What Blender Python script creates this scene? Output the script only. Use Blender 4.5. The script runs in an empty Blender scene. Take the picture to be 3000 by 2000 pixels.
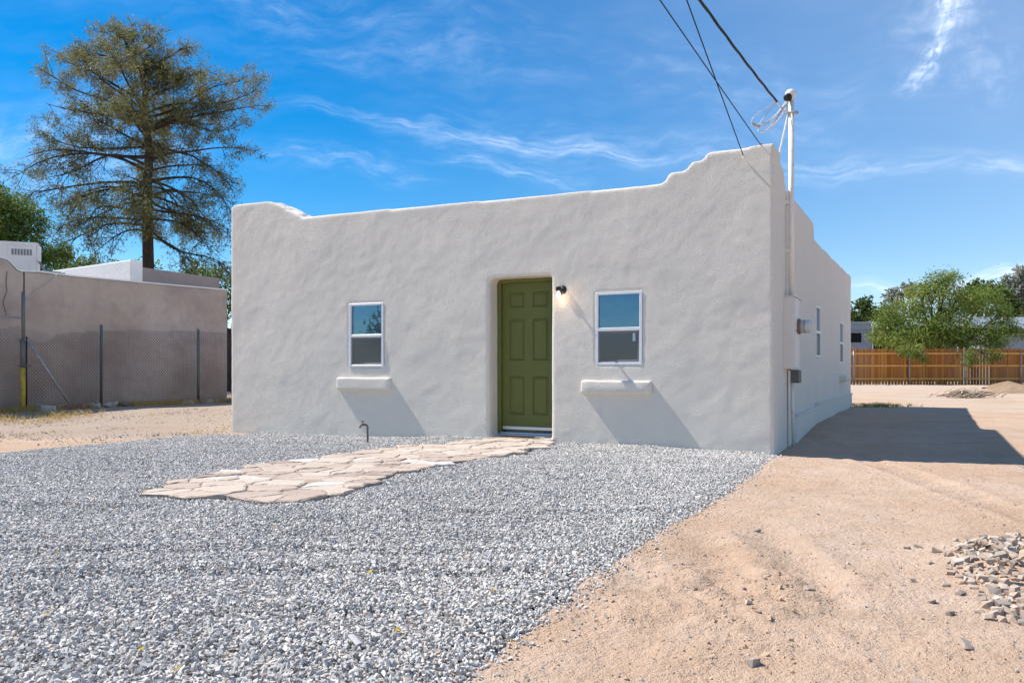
import bpy, bmesh, math, random
import numpy as np
from mathutils import Vector, Matrix, noise as mnoise
R = math.radians
SC = bpy.context.scene
# ------------------------------------------------------------------ camera
FPX, HOR = 2350.0, 1080.0            # focal length in px of a 3000 px frame, horizon row
cam = bpy.data.cameras.new('camera'); camo = bpy.data.objects.new('camera', cam)
SC.collection.objects.link(camo); SC.camera = camo
camo.location = (0, 0, 1.0); camo.rotation_euler = (R(90), 0, 0)
cam.sensor_width = 36.0; cam.lens = FPX / 3000 * 36; cam.shift_y = (HOR - 1000) / 3000
cam.clip_start = .05; cam.clip_end = 8000
# ------------------------------------------------------------------ light
SUN_EL, SUN_AZ = 51.8, -67.6         # azimuth clockwise from +Y
SC.view_settings.view_transform = 'Standard'; SC.view_settings.look = 'None'
SC.view_settings.exposure = 0.66; SC.view_settings.gamma = 1
sl = bpy.data.lights.new('sun', 'SUN'); so = bpy.data.objects.new('sun', sl); SC.collection.objects.link(so)
sl.energy = 4.6; sl.angle = R(.53); sl.color = (1, .95, .87)
ce = math.cos(R(SUN_EL))
LDIR = Vector((-math.sin(R(SUN_AZ)) * ce, -math.cos(R(SUN_AZ)) * ce, -math.sin(R(SUN_EL))))
so.rotation_euler = LDIR.to_track_quat('-Z', 'Y').to_euler(); so.location = (-30, 8, 40)


class NT:
    """tiny node-graph helper"""
    def __init__(s, tree): s.t = tree
    def n(s, typ, **kw):
        x = s.t.nodes.new('ShaderNode' + typ)
        for k, v in kw.items(): setattr(x, k, v)
        return x
    def put(s, sock, v):
        if isinstance(v, bpy.types.NodeSocket): s.t.links.new(v, sock)
        elif v is not None:
            if hasattr(sock.default_value, '__len__') and len(sock.default_value) == 4 and len(v) == 3: v = (*v, 1)
            sock.default_value = v
    def math(s, op, a, b=0.0, c=0.0, clamp=False):
        x = s.n('Math', operation=op, use_clamp=clamp)
        s.put(x.inputs[0], a); s.put(x.inputs[1], b); s.put(x.inputs[2], c)
        return x.outputs[0]
    def mix(s, f, a, b, blend='MIX'):
        x = s.n('Mix', data_type='RGBA', blend_type=blend)
        s.put(x.inputs[0], f); s.put(x.inputs[6], a); s.put(x.inputs[7], b)
        return x.outputs[2]
    def noise(s, vec, scale, detail=4, rough=.55, dist=0.0):
        x = s.n('TexNoise'); s.put(x.inputs['Vector'], vec)
        x.inputs['Scale'].default_value = scale; x.inputs['Detail'].default_value = detail
        x.inputs['Roughness'].default_value = rough; x.inputs['Distortion'].default_value = dist
        return x.outputs['Fac']
    def ramp(s, f, stops):
        x = s.n('ValToRGB'); s.put(x.inputs[0], f); e = x.color_ramp.elements
        while len(e) < len(stops): e.new(.5)
        for q, (p, c) in zip(e, stops):
            q.position = p; q.color = (*c, 1) if len(c) == 3 else c
        return x.outputs[0]
    def rng(s, v, a, b, c=0., d=1.):
        x = s.n('MapRange'); x.interpolation_type = 'SMOOTHSTEP'
        s.put(x.inputs[0], v)
        for i, k in enumerate((a, b, c, d)): x.inputs[i + 1].default_value = k
        return x.outputs[0]
    def mapping(s, vec, loc=(0, 0, 0), rot=(0, 0, 0), sc=(1, 1, 1)):
        x = s.n('Mapping'); s.put(x.inputs[0], vec)
        x.inputs[1].default_value = loc; x.inputs[2].default_value = rot; x.inputs[3].default_value = sc
        return x.outputs[0]


def build_world():
    w = bpy.data.worlds.new("World"); SC.world = w; w.use_nodes = True
    T = NT(w.node_tree); bg = w.node_tree.nodes['Background']
    sky = T.n('TexSky', sky_type='NISHITA', sun_disc=False)
    sky.sun_elevation = R(SUN_EL); sky.sun_rotation = R(SUN_AZ)
    sky.altitude = 750; sky.air_density = 1.0; sky.dust_density = .1; sky.ozone_density = 2.2
    hs = T.n('HueSaturation'); hs.inputs['Saturation'].default_value = 1.54
    hs.inputs['Hue'].default_value = .499
    T.put(hs.inputs['Color'], sky.outputs[0])
    skyc = hs.outputs[0]
    # cirrus: streaks laid out over directions of the sky
    tc = T.n('TexCoord'); sep = T.n('SeparateXYZ'); T.put(sep.inputs[0], tc.outputs['Generated'])
    dy = T.math('MAXIMUM', sep.outputs[1], .05)
    u = T.math('DIVIDE', sep.outputs[0], dy); v = T.math('DIVIDE', sep.outputs[2], dy)
    cb = T.n('CombineXYZ'); T.put(cb.inputs[0], u); T.put(cb.inputs[1], v)
    uv = cb.outputs[0]
    wn = T.n('TexNoise'); T.put(wn.inputs['Vector'], uv); wn.inputs['Scale'].default_value = 5
    wn.inputs['Detail'].default_value = 4
    wv = T.n('VectorMath', operation='MULTIPLY_ADD'); T.put(wv.inputs[0], wn.outputs['Color'])
    wv.inputs[1].default_value = (.11, .11, 0); sub = T.n('VectorMath', operation='ADD')
    T.put(sub.inputs[0], uv); sub.inputs[1].default_value = (-.055, -.055, 0)
    T.put(wv.inputs[2], sub.outputs[0]); warped = wv.outputs[0]
    P = lambda x, y: ((x - 1500) / FPX, (HOR - y) / FPX)
    tot = None
    #  (x0,y0) -> (x1,y1), half width px, strength, fibre stretch
    streaks = [((700, 300), (2150, 500), 20, .22), ((1000, 380), (2300, 470), 60, .18),
               ((1250, 450), (1800, 570), 24, .22), ((650, 450), (1350, 545), 36, .18),
               ((1900, 490), (3500, 500), 32, .22), ((2200, 850), (3700, 740), 17, .62),
               ((2860, -220), (2740, 150), 46, .62), ((2775, 60), (2650, 310), 20, .55),
               ((2600, -100), (3000, 330), 120, .15), ((-200, 400), (700, 420), 110, .22),
               ((300, -50), (1900, 240), 130, .12), ((-200, 480), (500, 540), 60, .22),
               ((1700, 150), (2700, 420), 150, .08)]
    for (a, b, hw, st) in streaks:
        a = P(*a); b = P(*b); mx, my = (a[0] + b[0]) / 2, (a[1] + b[1]) / 2
        ang = math.atan2(b[1] - a[1], b[0] - a[0]); L = math.hypot(b[0] - a[0], b[1] - a[1]) / 2
        m = T.n('Mapping', vector_type='TEXTURE'); T.put(m.inputs[0], warped)
        m.inputs[1].default_value = (mx, my, 0); m.inputs[2].default_value = (0, 0, ang)
        m.inputs[3].default_value = (L, hw / FPX, 1)
        sp = T.n('SeparateXYZ'); T.put(sp.inputs[0], m.outputs[0])
        ax = T.math('ABSOLUTE', sp.outputs[0]); fx = T.rng(ax, .35, 1.05, 1, 0)
        y2 = T.math('MULTIPLY', sp.outputs[1], sp.outputs[1])
        g = T.math('EXPONENT', T.math('MULTIPLY', y2, -1.0))
        fb = T.noise(T.mapping(m.outputs[0], loc=(len(a) + hw, hw * .37, 0), sc=(2.2, .9, 1)), 2.0, 5, .52, .3)
        k = T.math('MULTIPLY', T.math('MULTIPLY', T.math('MULTIPLY', fx, g), st), T.rng(fb, .3, .7, .2, 1.2))
        tot = k if tot is None else T.math('ADD', tot, k)
    fib = T.noise(T.mapping(warped, rot=(0, 0, R(10)), sc=(3, 16, 1)), 2.2, 6, .6)
    fine = T.noise(T.mapping(warped, rot=(0, 0, R(12)), sc=(2, 7, 1)), 9, 5, .65)
    den = T.math('MULTIPLY', tot, T.rng(fib, .25, .75, .35, 1.25))
    den = T.math('MULTIPLY', den, T.rng(fine, .3, .7, .35, 1.3))
    veil = T.rng(T.noise(T.mapping(warped, rot=(0, 0, R(9)), sc=(1.2, 5, 1)), 1.6, 5, .6), .45, .9, 0, .09)
    right = T.rng(u, -.35, .95, 0, .26)       # the thin cirrus veil is thicker to the right
    den = T.math('ADD', T.math('ADD', den, veil), right, clamp=True)
    front = T.rng(sep.outputs[1], .05, .3, 0, 1)
    den = T.math('MULTIPLY', den, front)
    den = T.math('MULTIPLY', den, T.rng(sep.outputs[2], -.02, .02, 0, 1))
    behind = T.math('MULTIPLY', T.rng(sep.outputs[1], .1, -.3, 0, .18), T.rng(sep.outputs[2], .2, .55, 0, 1))   # unseen cloud veil added behind the camera to whiten and lift ambient light
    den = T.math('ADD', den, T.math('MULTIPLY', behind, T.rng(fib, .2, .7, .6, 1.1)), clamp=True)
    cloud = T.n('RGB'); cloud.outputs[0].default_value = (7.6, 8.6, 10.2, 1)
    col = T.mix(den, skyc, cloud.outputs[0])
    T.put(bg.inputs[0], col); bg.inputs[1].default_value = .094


build_world()
# ------------------------------------------------------------------ numeric helpers
rs = np.random.RandomState(7); rnd = random.Random(11)


def sstep(a, b, v):
    t = np.clip((np.asarray(v, float) - a) / (b - a), 0, 1); return t * t * (3 - 2 * t)


def vnoise(x, y, seed=0):
    x = np.asarray(x, float); y = np.asarray(y, float)
    xi = np.floor(x).astype(np.int64); yi = np.floor(y).astype(np.int64)
    fx = x - xi; fy = y - yi; fx = fx * fx * fx * (fx * (fx * 6 - 15) + 10); fy = fy * fy * fy * (fy * (fy * 6 - 15) + 10)
    def h(a, b):
        k = (a * 374761393 + b * 668265263 + seed * 974634777) & 0x7fffffff
        k = ((k ^ (k >> 13)) * 1274126177) & 0x7fffffff
        return ((k ^ (k >> 16)) & 0xffff) / 65535.0
    return (h(xi, yi) * (1 - fx) + h(xi + 1, yi) * fx) * (1 - fy) + (h(xi, yi + 1) * (1 - fx) + h(xi + 1, yi + 1) * fx) * fy


def fbm(x, y, f, octs=4, seed=0, gain=.5):
    s = 0; a = 1; t = 0
    for i in range(octs):
        s = s + a * (vnoise(x * f, y * f, seed + i * 17) - .5); t += a; a *= gain; f *= 2.03
    return s / t


def inpoly(x, y, poly):
    x = np.asarray(x); y = np.asarray(y); r = np.zeros(x.shape, bool); n = len(poly)
    for i in range(n):
        x0, y0 = poly[i]; x1, y1 = poly[(i + 1) % n]
        if y0 == y1: continue
        c = ((y0 > y) != (y1 > y)) & (x < (x1 - x0) * (y - y0) / (y1 - y0) + x0)
        r ^= c
    return r


def polydist(x, y, poly, closed=True):
    d = np.full(np.shape(x), 1e9); n = len(poly)
    for i in range(n if closed else n - 1):
        x0, y0 = poly[i]; x1, y1 = poly[(i + 1) % n]
        ex, ey = x1 - x0, y1 - y0; L = ex * ex + ey * ey + 1e-12
        t = np.clip(((x - x0) * ex + (y - y0) * ey) / L, 0, 1)
        d = np.minimum(d, np.hypot(x - x0 - t * ex, y - y0 - t * ey))
    return d


def W(px, py, Y):                      # where a sight line reaches distance Y
    return Vector(((px - 1500) / FPX * Y, Y, 1 + (HOR - py) / FPX * Y))


def G(px, py, z=0.0):                  # where it reaches height z
    Y = FPX * (1 - z) / (py - HOR); return ((px - 1500) / FPX * Y, Y)


# house frame: corner C, local x to the right along the facade, local y into the house
CX, CY, HA = 3.0, 9.2, math.atan2(.46, .888)
ca, sa = math.cos(HA), math.sin(HA)


def HL(x, y, z=0.0): return Vector((CX + x * ca + y * sa, CY - x * sa + y * ca, z))


def fac(px, py):                       # point of the facade plane: local x, z
    u = (px - 1500) / FPX; s = (CX - CY * u) / (ca + sa * u)
    return -s, 1 + (HOR - py) / FPX * (CY + sa * s)


def sid(px, py):                       # point of the side wall plane: local y, z
    u = (px - 1500) / FPX; t = (u * CY - CX) / (sa - ca * u)
    return t, 1 + (HOR - py) / FPX * (CY + ca * t)


# ------------------------------------------------------------------ mesh helpers
class MB:
    def __init__(s): s.v = []; s.f = []; s.tint = []
    def add(s, vs, fs, tint=None):
        o = len(s.v); s.v += [tuple(p) for p in vs]; s.f += [tuple(i + o for i in f) for f in fs]
        if tint is not None: s.tint += [tint] * len(vs)
        return s
    def quad(s, a, b, c, d): return s.add((a, b, c, d), ((0, 1, 2, 3),))
    def box(s, lo, hi, M=None, bev=0.0, seg=2, tint=None):
        bm = bmesh.new(); bmesh.ops.create_cube(bm, size=1)
        for v in bm.verts:
            v.co = Vector([(lo[i] + hi[i]) / 2 + v.co[i] * (hi[i] - lo[i]) for i in range(3)])
        if bev: bmesh.ops.bevel(bm, geom=bm.edges[:], offset=bev, segments=seg, affect='EDGES', profile=.5)
        if M is not None: bm.transform(M)
        s.bm(bm, tint); return s
    def bm(s, bm, tint=None):
        bm.verts.index_update()
        s.add([v.co for v in bm.verts], [[v.index for v in f.verts] for f in bm.faces], tint); bm.free(); return s
    def tube(s, pts, rad, n=8, caps=True, tint=None):
        pts = [Vector(p) for p in pts]
        rad = [rad] * len(pts) if not hasattr(rad, '__len__') else list(rad)
        vs = []; up = None
        for i, p in enumerate(pts):
            d = (pts[min(i + 1, len(pts) - 1)] - pts[max(i - 1, 0)])
            d = d.normalized() if d.length > 1e-9 else Vector((0, 0, 1))
            if up is None: up = Vector((0, 0, 1)) if abs(d.z) < .9 else Vector((1, 0, 0))
            a = d.cross(up)
            if a.length < 1e-5: a = d.orthogonal()
            a.normalize(); b = d.cross(a); up = b * -1 if False else up
            for k in range(n):
                t = 2 * math.pi * k / n; vs.append(p + (a * math.cos(t) + b * math.sin(t)) * rad[i])
        fs = [(i * n + k, i * n + (k + 1) % n, (i + 1) * n + (k + 1) % n, (i + 1) * n + k)
              for i in range(len(pts) - 1) for k in range(n)]
        if caps: fs += [tuple(range(n - 1, -1, -1)), tuple(range((len(pts) - 1) * n, len(pts) * n))]
        return s.add(vs, fs, tint)
    def lathe(s, prof, M=Matrix(), n=24):           # prof: (radius, z) list
        vs = [M @ Vector((r * math.cos(2 * math.pi * k / n), r * math.sin(2 * math.pi * k / n), z)) for r, z in prof for k in range(n)]
        fs = [(i * n + k, i * n + (k + 1) % n, (i + 1) * n + (k + 1) % n, (i + 1) * n + k)
              for i in range(len(prof) - 1) for k in range(n)]
        fs += [tuple(range(n - 1, -1, -1)), tuple(range((len(prof) - 1) * n, len(prof) * n))]
        return s.add(vs, fs)
    def prism(s, poly, a, b, fn):                    # polygon extruded, fn(u,v,w) -> point
        n = len(poly)
        vs = [fn(u, v, a) for u, v in poly] + [fn(u, v, b) for u, v in poly]
        fs = [tuple(range(n)), tuple(range(2 * n - 1, n - 1, -1))] + [(i, i + n, (i + 1) % n + n, (i + 1) % n) for i in range(n)]
        return s.add(vs, fs)
    def build(s, name, mat, parent=None, smooth=False, fixn=True):
        me = bpy.data.meshes.new(name); me.from_pydata(s.v, [], s.f)
        if fixn:
            bm = bmesh.new(); bm.from_mesh(me); bmesh.ops.recalc_face_normals(bm, faces=bm.faces); bm.to_mesh(me); bm.free()
        if s.tint and len(s.tint) == len(s.v):
            me.attributes.new('tint', 'FLOAT', 'POINT').data.foreach_set('value', np.array(s.tint, np.float32))
        return link(name, me, mat, parent, smooth)


def link(name, me, mat, parent=None, smooth=False):
    if mat is not None: me.materials.append(mat)
    me.polygons.foreach_set('use_smooth', np.full(len(me.polygons), bool(smooth)))
    o = bpy.data.objects.new(name, me); SC.collection.objects.link(o)
    if parent is not None: o.parent = parent
    return o


def npmesh(name, V, F, mat, tint=None, parent=None, smooth=False):   # F: (n,k) array
    me = bpy.data.meshes.new(name); n, k = F.shape
    me.vertices.add(len(V)); me.vertices.foreach_set('co', np.ascontiguousarray(V, np.float32).ravel())
    me.loops.add(n * k); me.loops.foreach_set('vertex_index', np.ascontiguousarray(F, np.int32).ravel())
    me.polygons.add(n); me.polygons.foreach_set('loop_start', np.arange(0, n * k, k, dtype=np.int32))
    if tint is not None: me.attributes.new('tint', 'FLOAT', 'POINT').data.foreach_set('value', np.asarray(tint, np.float32))
    me.update(calc_edges=True)
    return link(name, me, mat, parent, smooth)


def tag(o, label=None, cat=None, group=None, kind=None):
    for k, v in (('label', label), ('category', cat), ('group', group), ('kind', kind)):
        if v: o[k] = v
    return o


def empty(name, loc=(0, 0, 0), rz=0.0):
    o = bpy.data.objects.new(name, None); SC.collection.objects.link(o)
    o.location = loc; o.rotation_euler = (0, 0, rz); o.empty_display_size = .1; return o


def copy_tree(o, parent=None):
    c = o.copy(); SC.collection.objects.link(c)
    if parent is not None: c.parent = parent
    for ch in list(o.children): copy_tree(ch, c)
    return c


# ------------------------------------------------------------------ materials
def mat(name, col, rough=.85, spec=.3, vary=None, bump=None, metal=0.0, tint=None, transl=0.0, obj=True, bumpstr=1.0):
    """vary: [(scale, amount 0..1, colour, lo, hi)], bump: [(scale, metres)], tint: colour stops over the 'tint' attribute"""
    m = bpy.data.materials.new(name); m.use_nodes = True; T = NT(m.node_tree)
    p = m.node_tree.nodes['Principled BSDF']; out = m.node_tree.nodes['Material Output']
    tc = T.n('TexCoord').outputs['Object']
    c = (*col, 1)
    if tint:
        at = T.n('Attribute', attribute_name='tint'); c = T.ramp(at.outputs['Fac'], tint)
    for q in (vary or []):
        sc, amt, c2 = q[:3]; lo, hi = q[3:5] if len(q) > 4 else (.4, .65)
        vec = T.mapping(tc, sc=q[5]) if len(q) > 5 else tc
        f = T.rng(T.noise(vec, sc, 5, .6), lo, hi, 0, amt)
        c = T.mix(f, c, (*c2, 1))
    T.put(p.inputs['Base Color'], c)
    p.inputs['Roughness'].default_value = rough; p.inputs['Metallic'].default_value = metal
    p.inputs['Specular IOR Level'].default_value = spec
    if bump:
        h = None
        for sc, d in bump:
            k = T.math('MULTIPLY', T.noise(tc, sc, 3, .55), d); h = k if h is None else T.math('ADD', h, k)
        b = T.n('Bump'); b.inputs['Distance'].default_value = 1.0; b.inputs['Strength'].default_value = bumpstr
        T.put(b.inputs['Height'], h); T.put(p.inputs['Normal'], b.outputs[0])
    if transl:
        tr = T.n('BsdfTranslucent'); T.put(tr.inputs[0], c); mx = T.n('MixShader'); mx.inputs[0].default_value = transl
        T.put(mx.inputs[1], p.outputs[0]); T.put(mx.inputs[2], tr.outputs[0]); T.put(out.inputs[0], mx.outputs[0])
    return m


M = {}
M['stucco'] = mat('white_stucco', (.82, .755, .67), .95, .1, [(1.2, .35, (.76, .695, .615), .35, .7), (9, .25, (.83, .77, .69)), (1.1, .25, (.75, .69, .61), .5, .72, (1, 1, 2.6)), (2.2, .2, (.73, .67, .59), .58, .75)],
                  [(100, .013), (48, .007)])
M['smooth_stucco'] = mat('painted_stucco', (.775, .73, .665), .95, .1, [(2, .3, (.70, .67, .64))], [(90, .004)])
M['taupe'] = mat('taupe_stucco', (.50, .41, .335), .95, .1, [(.55, .8, (.36, .28, .245), .38, .62), (.35, .7, (.60, .53, .49), .45, .7), (2.2, .4, (.36, .29, .26), .5, .7), (6, .3, (.38, .31, .28))],
                 [(70, .004), (9, .01)])
M['gray_stucco'] = mat('gray_stucco', (.34, .29, .275), .95, .1, [(.8, .5, (.23, .2, .2))], [(60, .004)])
M['roofwhite'] = mat('white_roof_coating', (.80, .80, .79), .8, .2, [(3, .35, (.62, .60, .57), .5, .75)], [(14, .01)])
M['vinyl'] = mat('white_vinyl', (.82, .83, .85), .35, .4)
M['screen'] = mat('grey_insect_screen', (.21, .215, .235), .7, .2)
M['black'] = mat('black_metal', (.012, .012, .013), .45, .4)
M['greendoor'] = mat('olive_green_paint', (.135, .148, .036), .5, .35, [(3, .25, (.115, .13, .032))], [(160, .0006)])
M['alu'] = mat('aluminium', (.62, .62, .64), .35, .5, metal=.7)
M['rustwood'] = mat('weathered_sill', (.33, .22, .16), .9, .1, [(14, .6, (.20, .12, .09))], [(40, .006)])
M['paintmetal'] = mat('painted_steel', (.74, .70, .66), .6, .3, [(8, .35, (.60, .55, .50), .5, .7)])
M['mastwhite'] = mat('white_painted_pipe', (.80, .77, .72), .5, .35, [(22, .5, (.45, .40, .36), .58, .66)])
M['galv'] = mat('galvanised_steel', (.38, .40, .42), .5, .4, [(20, .5, (.25, .26, .27))], metal=.35)
M['oldsteel'] = mat('dull_grey_post', (.155, .165, .17), .7, .3, [(14, .6, (.19, .13, .09), .5, .7)], metal=.15)
M['yellow'] = mat('worn_yellow_paint', (.52, .38, .05), .75, .2, [(11, .7, (.26, .20, .12), .45, .6)])
M['rust'] = mat('rusty_pipe', (.24, .19, .16), .85, .2, [(30, .6, (.16, .09, .06))], metal=.2)
M['grayplastic'] = mat('grey_plastic', (.13, .13, .135), .6, .3)
M['glassjar'] = mat('meter_glass', (.55, .57, .56), .2, .6)
M['wire'] = mat('black_cable', (.02, .02, .021), .6, .3)
M['alwire'] = mat('bare_grey_cable', (.55, .54, .52), .5, .4)
M['mesh'] = mat('chain_link_wire', (.07, .068, .065), .6, .4, metal=.3)
M['fencewood'] = mat('orange_stained_cedar', (.5, .26, .09), .85, .2, [(3.5, .5, (.36, .16, .05), .4, .6, (1, 1, .12)), (40, .35, (.30, .13, .05), .5, .7, (1, 1, .06))],
                     tint=[(0, (.27, .095, .022)), (.5, (.46, .18, .042)), (1, (.60, .27, .07))])
M['fencerail'] = mat('cedar_rail', (.78, .42, .13), .85, .2, [(5, .4, (.48, .24, .08))])
M['bark'] = mat('dark_pine_bark', (.075, .058, .045), .95, .1, [(7, .7, (.035, .028, .024), .4, .6, (1, 1, .35)), (16, .35, (.13, .10, .08))], [(9, .06), (30, .02)])
M['greybark'] = mat('grey_brown_bark', (.15, .12, .095), .95, .1, [(7, .6, (.08, .06, .05), .4, .6, (1, 1, .35))], [(12, .03)])
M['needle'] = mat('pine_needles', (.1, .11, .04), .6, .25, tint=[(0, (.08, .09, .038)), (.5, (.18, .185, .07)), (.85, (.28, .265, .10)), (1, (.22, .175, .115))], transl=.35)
M['leaf_mesq'] = mat('mesquite_leaflets', (.1, .15, .03), .6, .25, tint=[(0, (.08, .13, .03)), (.5, (.19, .27, .055)), (.9, (.31, .36, .075)), (1, (.42, .36, .10))], transl=.45)
M['leaf_dark'] = mat('dark_green_leaves', (.06, .1, .02), .6, .25, tint=[(0, (.035, .065, .016)), (.6, (.085, .125, .03)), (1, (.14, .18, .05))], transl=.3)
M['leaf_feather'] = mat('feathery_green_leaves', (.07, .13, .02), .6, .25, tint=[(0, (.04, .09, .015)), (.6, (.11, .18, .03)), (.93, (.19, .23, .045)), (1, (.34, .26, .05))], transl=.4)
M['leaf_grey'] = mat('grey_green_leaves', (.15, .17, .12), .6, .25, tint=[(0, (.16, .18, .14)), (.6, (.28, .30, .24)), (1, (.38, .39, .32))], transl=.4)
M['drygrass'] = mat('dry_grass', (.5, .36, .14), .8, .2, tint=[(0, (.42, .29, .12)), (.6, (.58, .42, .17)), (1, (.46, .36, .12))], transl=.4)
M['twig'] = mat('dry_twigs', (.25, .18, .12), .9, .1, tint=[(0, (.14, .10, .07)), (.6, (.36, .26, .18)), (1, (.55, .47, .38))])
M['stone'] = mat('crushed_grey_rock', (.4, .4, .42), .85, .25, [(60, .25, (.36, .355, .36))],
                 tint=[(0, (.25, .235, .222)), (.3, (.43, .402, .375)), (.65, (.585, .55, .51)), (.93, (.72, .68, .63)), (1, (.58, .47, .38))])
M['rock'] = mat('broken_field_rock', (.4, .35, .3), .9, .2, [(22, .4, (.30, .25, .22)), (70, .3, (.5, .45, .42))], [(60, .004)],
                tint=[(0, (.26, .25, .26)), (.4, (.46, .41, .37)), (.75, (.56, .46, .37)), (1, (.60, .57, .54))])
M['heaprock'] = mat('heap_rock', (.4, .35, .3), .9, .2, [(1.6, .35, (.33, .25, .19)), (5, .3, (.48, .40, .33))],
                tint=[(0, (.21, .185, .17)), (.4, (.40, .32, .26)), (.75, (.50, .37, .27)), (1, (.54, .48, .42))])
M['rubble'] = mat('dusty_rubble_rock', (.2, .17, .15), .95, .1, [(2, .4, (.32, .27, .24))],
                tint=[(0, (.17, .14, .13)), (.6, (.34, .29, .25)), (1, (.5, .46, .42))])
M['darkrock'] = mat('dusty_rubble', (.2, .17, .15), .95, .1, [(18, .5, (.26, .22, .2))], [(40, .006)],
                    tint=[(0, (.13, .11, .10)), (.6, (.26, .22, .19)), (1, (.42, .38, .34))])
M['flag'] = mat('flagstone', (.6, .5, .4), .9, .15, [(5, .4, (.50, .42, .355), .4, .65), (2.2, .35, (.33, .24, .20), .5, .7), (26, .55, (.36, .27, .21), .55, .72)], [(26, .008), (90, .002)],
                tint=[(0, (.27, .20, .18)), (.3, (.40, .31, .26)), (.6, (.47, .38, .31)), (.85, (.52, .44, .37)), (1, (.56, .53, .49))])
M['mortar'] = mat('sandy_mortar', (.36, .28, .22), .95, .1, [(16, .5, (.32, .24, .18))], [(60, .01)])
M['pile'] = mat('brown_loose_dirt', (.36, .25, .165), .95, .1, [(5, .4, (.27, .17, .11))], [(30, .03), (90, .01)])
M['bluegrey'] = mat('blue_grey_stucco', (.30, .34, .40), .95, .1, [(4, .5, (.36, .40, .46)), (14, .4, (.24, .27, .33))], [(25, .03)])
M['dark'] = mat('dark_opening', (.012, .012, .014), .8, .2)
M['acmetal'] = mat('weathered_white_metal', (.72, .71, .70), .55, .3, [(2.5, .35, (.55, .52, .50), .5, .7)])
M['acgrille'] = mat('dark_louvre', (.20, .20, .22), .6, .3)
M['yellowleaf'] = mat('fallen_yellow_leaf', (.62, .43, .08), .7, .2, transl=.3)
M['brownroof'] = mat('brown_shingles', (.12, .10, .09), .9, .1, [(9, .6, (.2, .17, .15))])
M['pole'] = mat('weathered_pole_wood', (.10, .075, .06), .95, .1)


def glass_mat(name, col, gl, rough=.02, tintc=(.8, .9, 1)):
    m = bpy.data.materials.new(name); m.use_nodes = True; T = NT(m.node_tree)
    p = m.node_tree.nodes['Principled BSDF']; out = m.node_tree.nodes['Material Output']
    p.inputs['Base Color'].default_value = (*col, 1); p.inputs['Roughness'].default_value = .3
    g = T.n('BsdfGlossy'); g.inputs['Color'].default_value = (*tintc, 1); g.inputs['Roughness'].default_value = rough
    b = T.n('Bump'); b.inputs['Distance'].default_value = 1
    T.put(b.inputs['Height'], T.math('MULTIPLY', T.noise(T.n('TexCoord').outputs['Object'], 5, 1), .0015))
    T.put(g.inputs['Normal'], b.outputs[0])
    mx = T.n('MixShader'); mx.inputs[0].default_value = gl
    T.put(mx.inputs[1], p.outputs[0]); T.put(mx.inputs[2], g.outputs[0]); T.put(out.inputs[0], mx.outputs[0])
    return m


M['pane'] = glass_mat('window_glass', (.010, .035, .06), .30, tintc=(.30, .58, .85))
M['screenpane'] = glass_mat('screened_glass', (.06, .062, .07), .04, .1, tintc=(.6, .75, 1))
M['sideglass'] = glass_mat('side_window_glass', (.02, .025, .025), .14)
mb_ = bpy.data.materials.new('lit_bulb'); mb_.use_nodes = True
_p = mb_.node_tree.nodes['Principled BSDF']; _p.inputs['Emission Color'].default_value = (1, .78, .55, 1); _p.inputs['Emission Strength'].default_value = 9
M['bulb'] = mb_
mj = bpy.data.materials.new('clear_jar'); mj.use_nodes = True; Tj = NT(mj.node_tree)
_o = mj.node_tree.nodes['Material Output']; _t = Tj.n('BsdfTransparent'); _g = Tj.n('BsdfGlossy'); _g.inputs['Roughness'].default_value = .05
_x = Tj.n('MixShader'); _x.inputs[0].default_value = .12; Tj.put(_x.inputs[1], _t.outputs[0]); Tj.put(_x.inputs[2], _g.outputs[0]); Tj.put(_o.inputs[0], _x.outputs[0])
M['jar'] = mj


def ground_mat():
    m = bpy.data.materials.new('dry_dirt'); m.use_nodes = True; T = NT(m.node_tree)
    p = m.node_tree.nodes['Principled BSDF']; tc = T.n('TexCoord').outputs['Object']
    c = T.mix(T.rng(T.noise(tc, .7, 5, .6), .35, .68), (.525, .365, .255, 1), (.58, .435, .335, 1))
    c = T.mix(T.rng(T.noise(tc, 4.5, 5, .6), .45, .72, 0, .5), c, (.46, .305, .20, 1))
    c = T.mix(T.rng(T.noise(tc, 55, 3, .6), .55, .75, 0, .45), c, (.36, .24, .16, 1))
    c = T.mix(T.rng(T.noise(tc, 120, 2, .6), .60, .74, 0, .5), c, (.60, .48, .38, 1))
    # where the soil itself changes: grey gravelly drive on the left, pale caliche at the back
    at = T.n('Attribute', attribute_name='soil')
    sp = T.n('SeparateColor'); T.put(sp.inputs[0], at.outputs['Color'])
    grey = T.mix(T.rng(T.noise(tc, 38, 4, .7), .4, .62), (.40, .335, .28, 1), (.27, .225, .19, 1))
    c = T.mix(sp.outputs[0], c, grey)
    c = T.mix(sp.outputs[1], c, (.50, .37, .17, 1))
    c = T.mix(sp.outputs[2], c, (.52, .43, .35, 1))
    c = T.mix(T.rng(T.noise(T.mapping(tc, sc=(.35, 1.6, 1)), 1.1, 6, .65), .5, .72, 0, .45), c, (.36, .245, .16, 1))
    T.put(p.inputs['Base Color'], c); p.inputs['Roughness'].default_value = .97; p.inputs['Specular IOR Level'].default_value = .08
    h = T.math('ADD', T.math('MULTIPLY', T.noise(tc, 26, 5, .68), .03), T.math('MULTIPLY', T.noise(tc, 120, 3, .6), .009))
    b = T.n('Bump'); b.inputs['Distance'].default_value = 1; T.put(b.inputs['Height'], h); T.put(p.inputs['Normal'], b.outputs[0])
    return m


M['ground'] = ground_mat()
M['clod'] = mat('dirt_clod', (.47, .33, .225), .97, .08, [(30, .5, (.38, .25, .16))], [(120, .003)])
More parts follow.
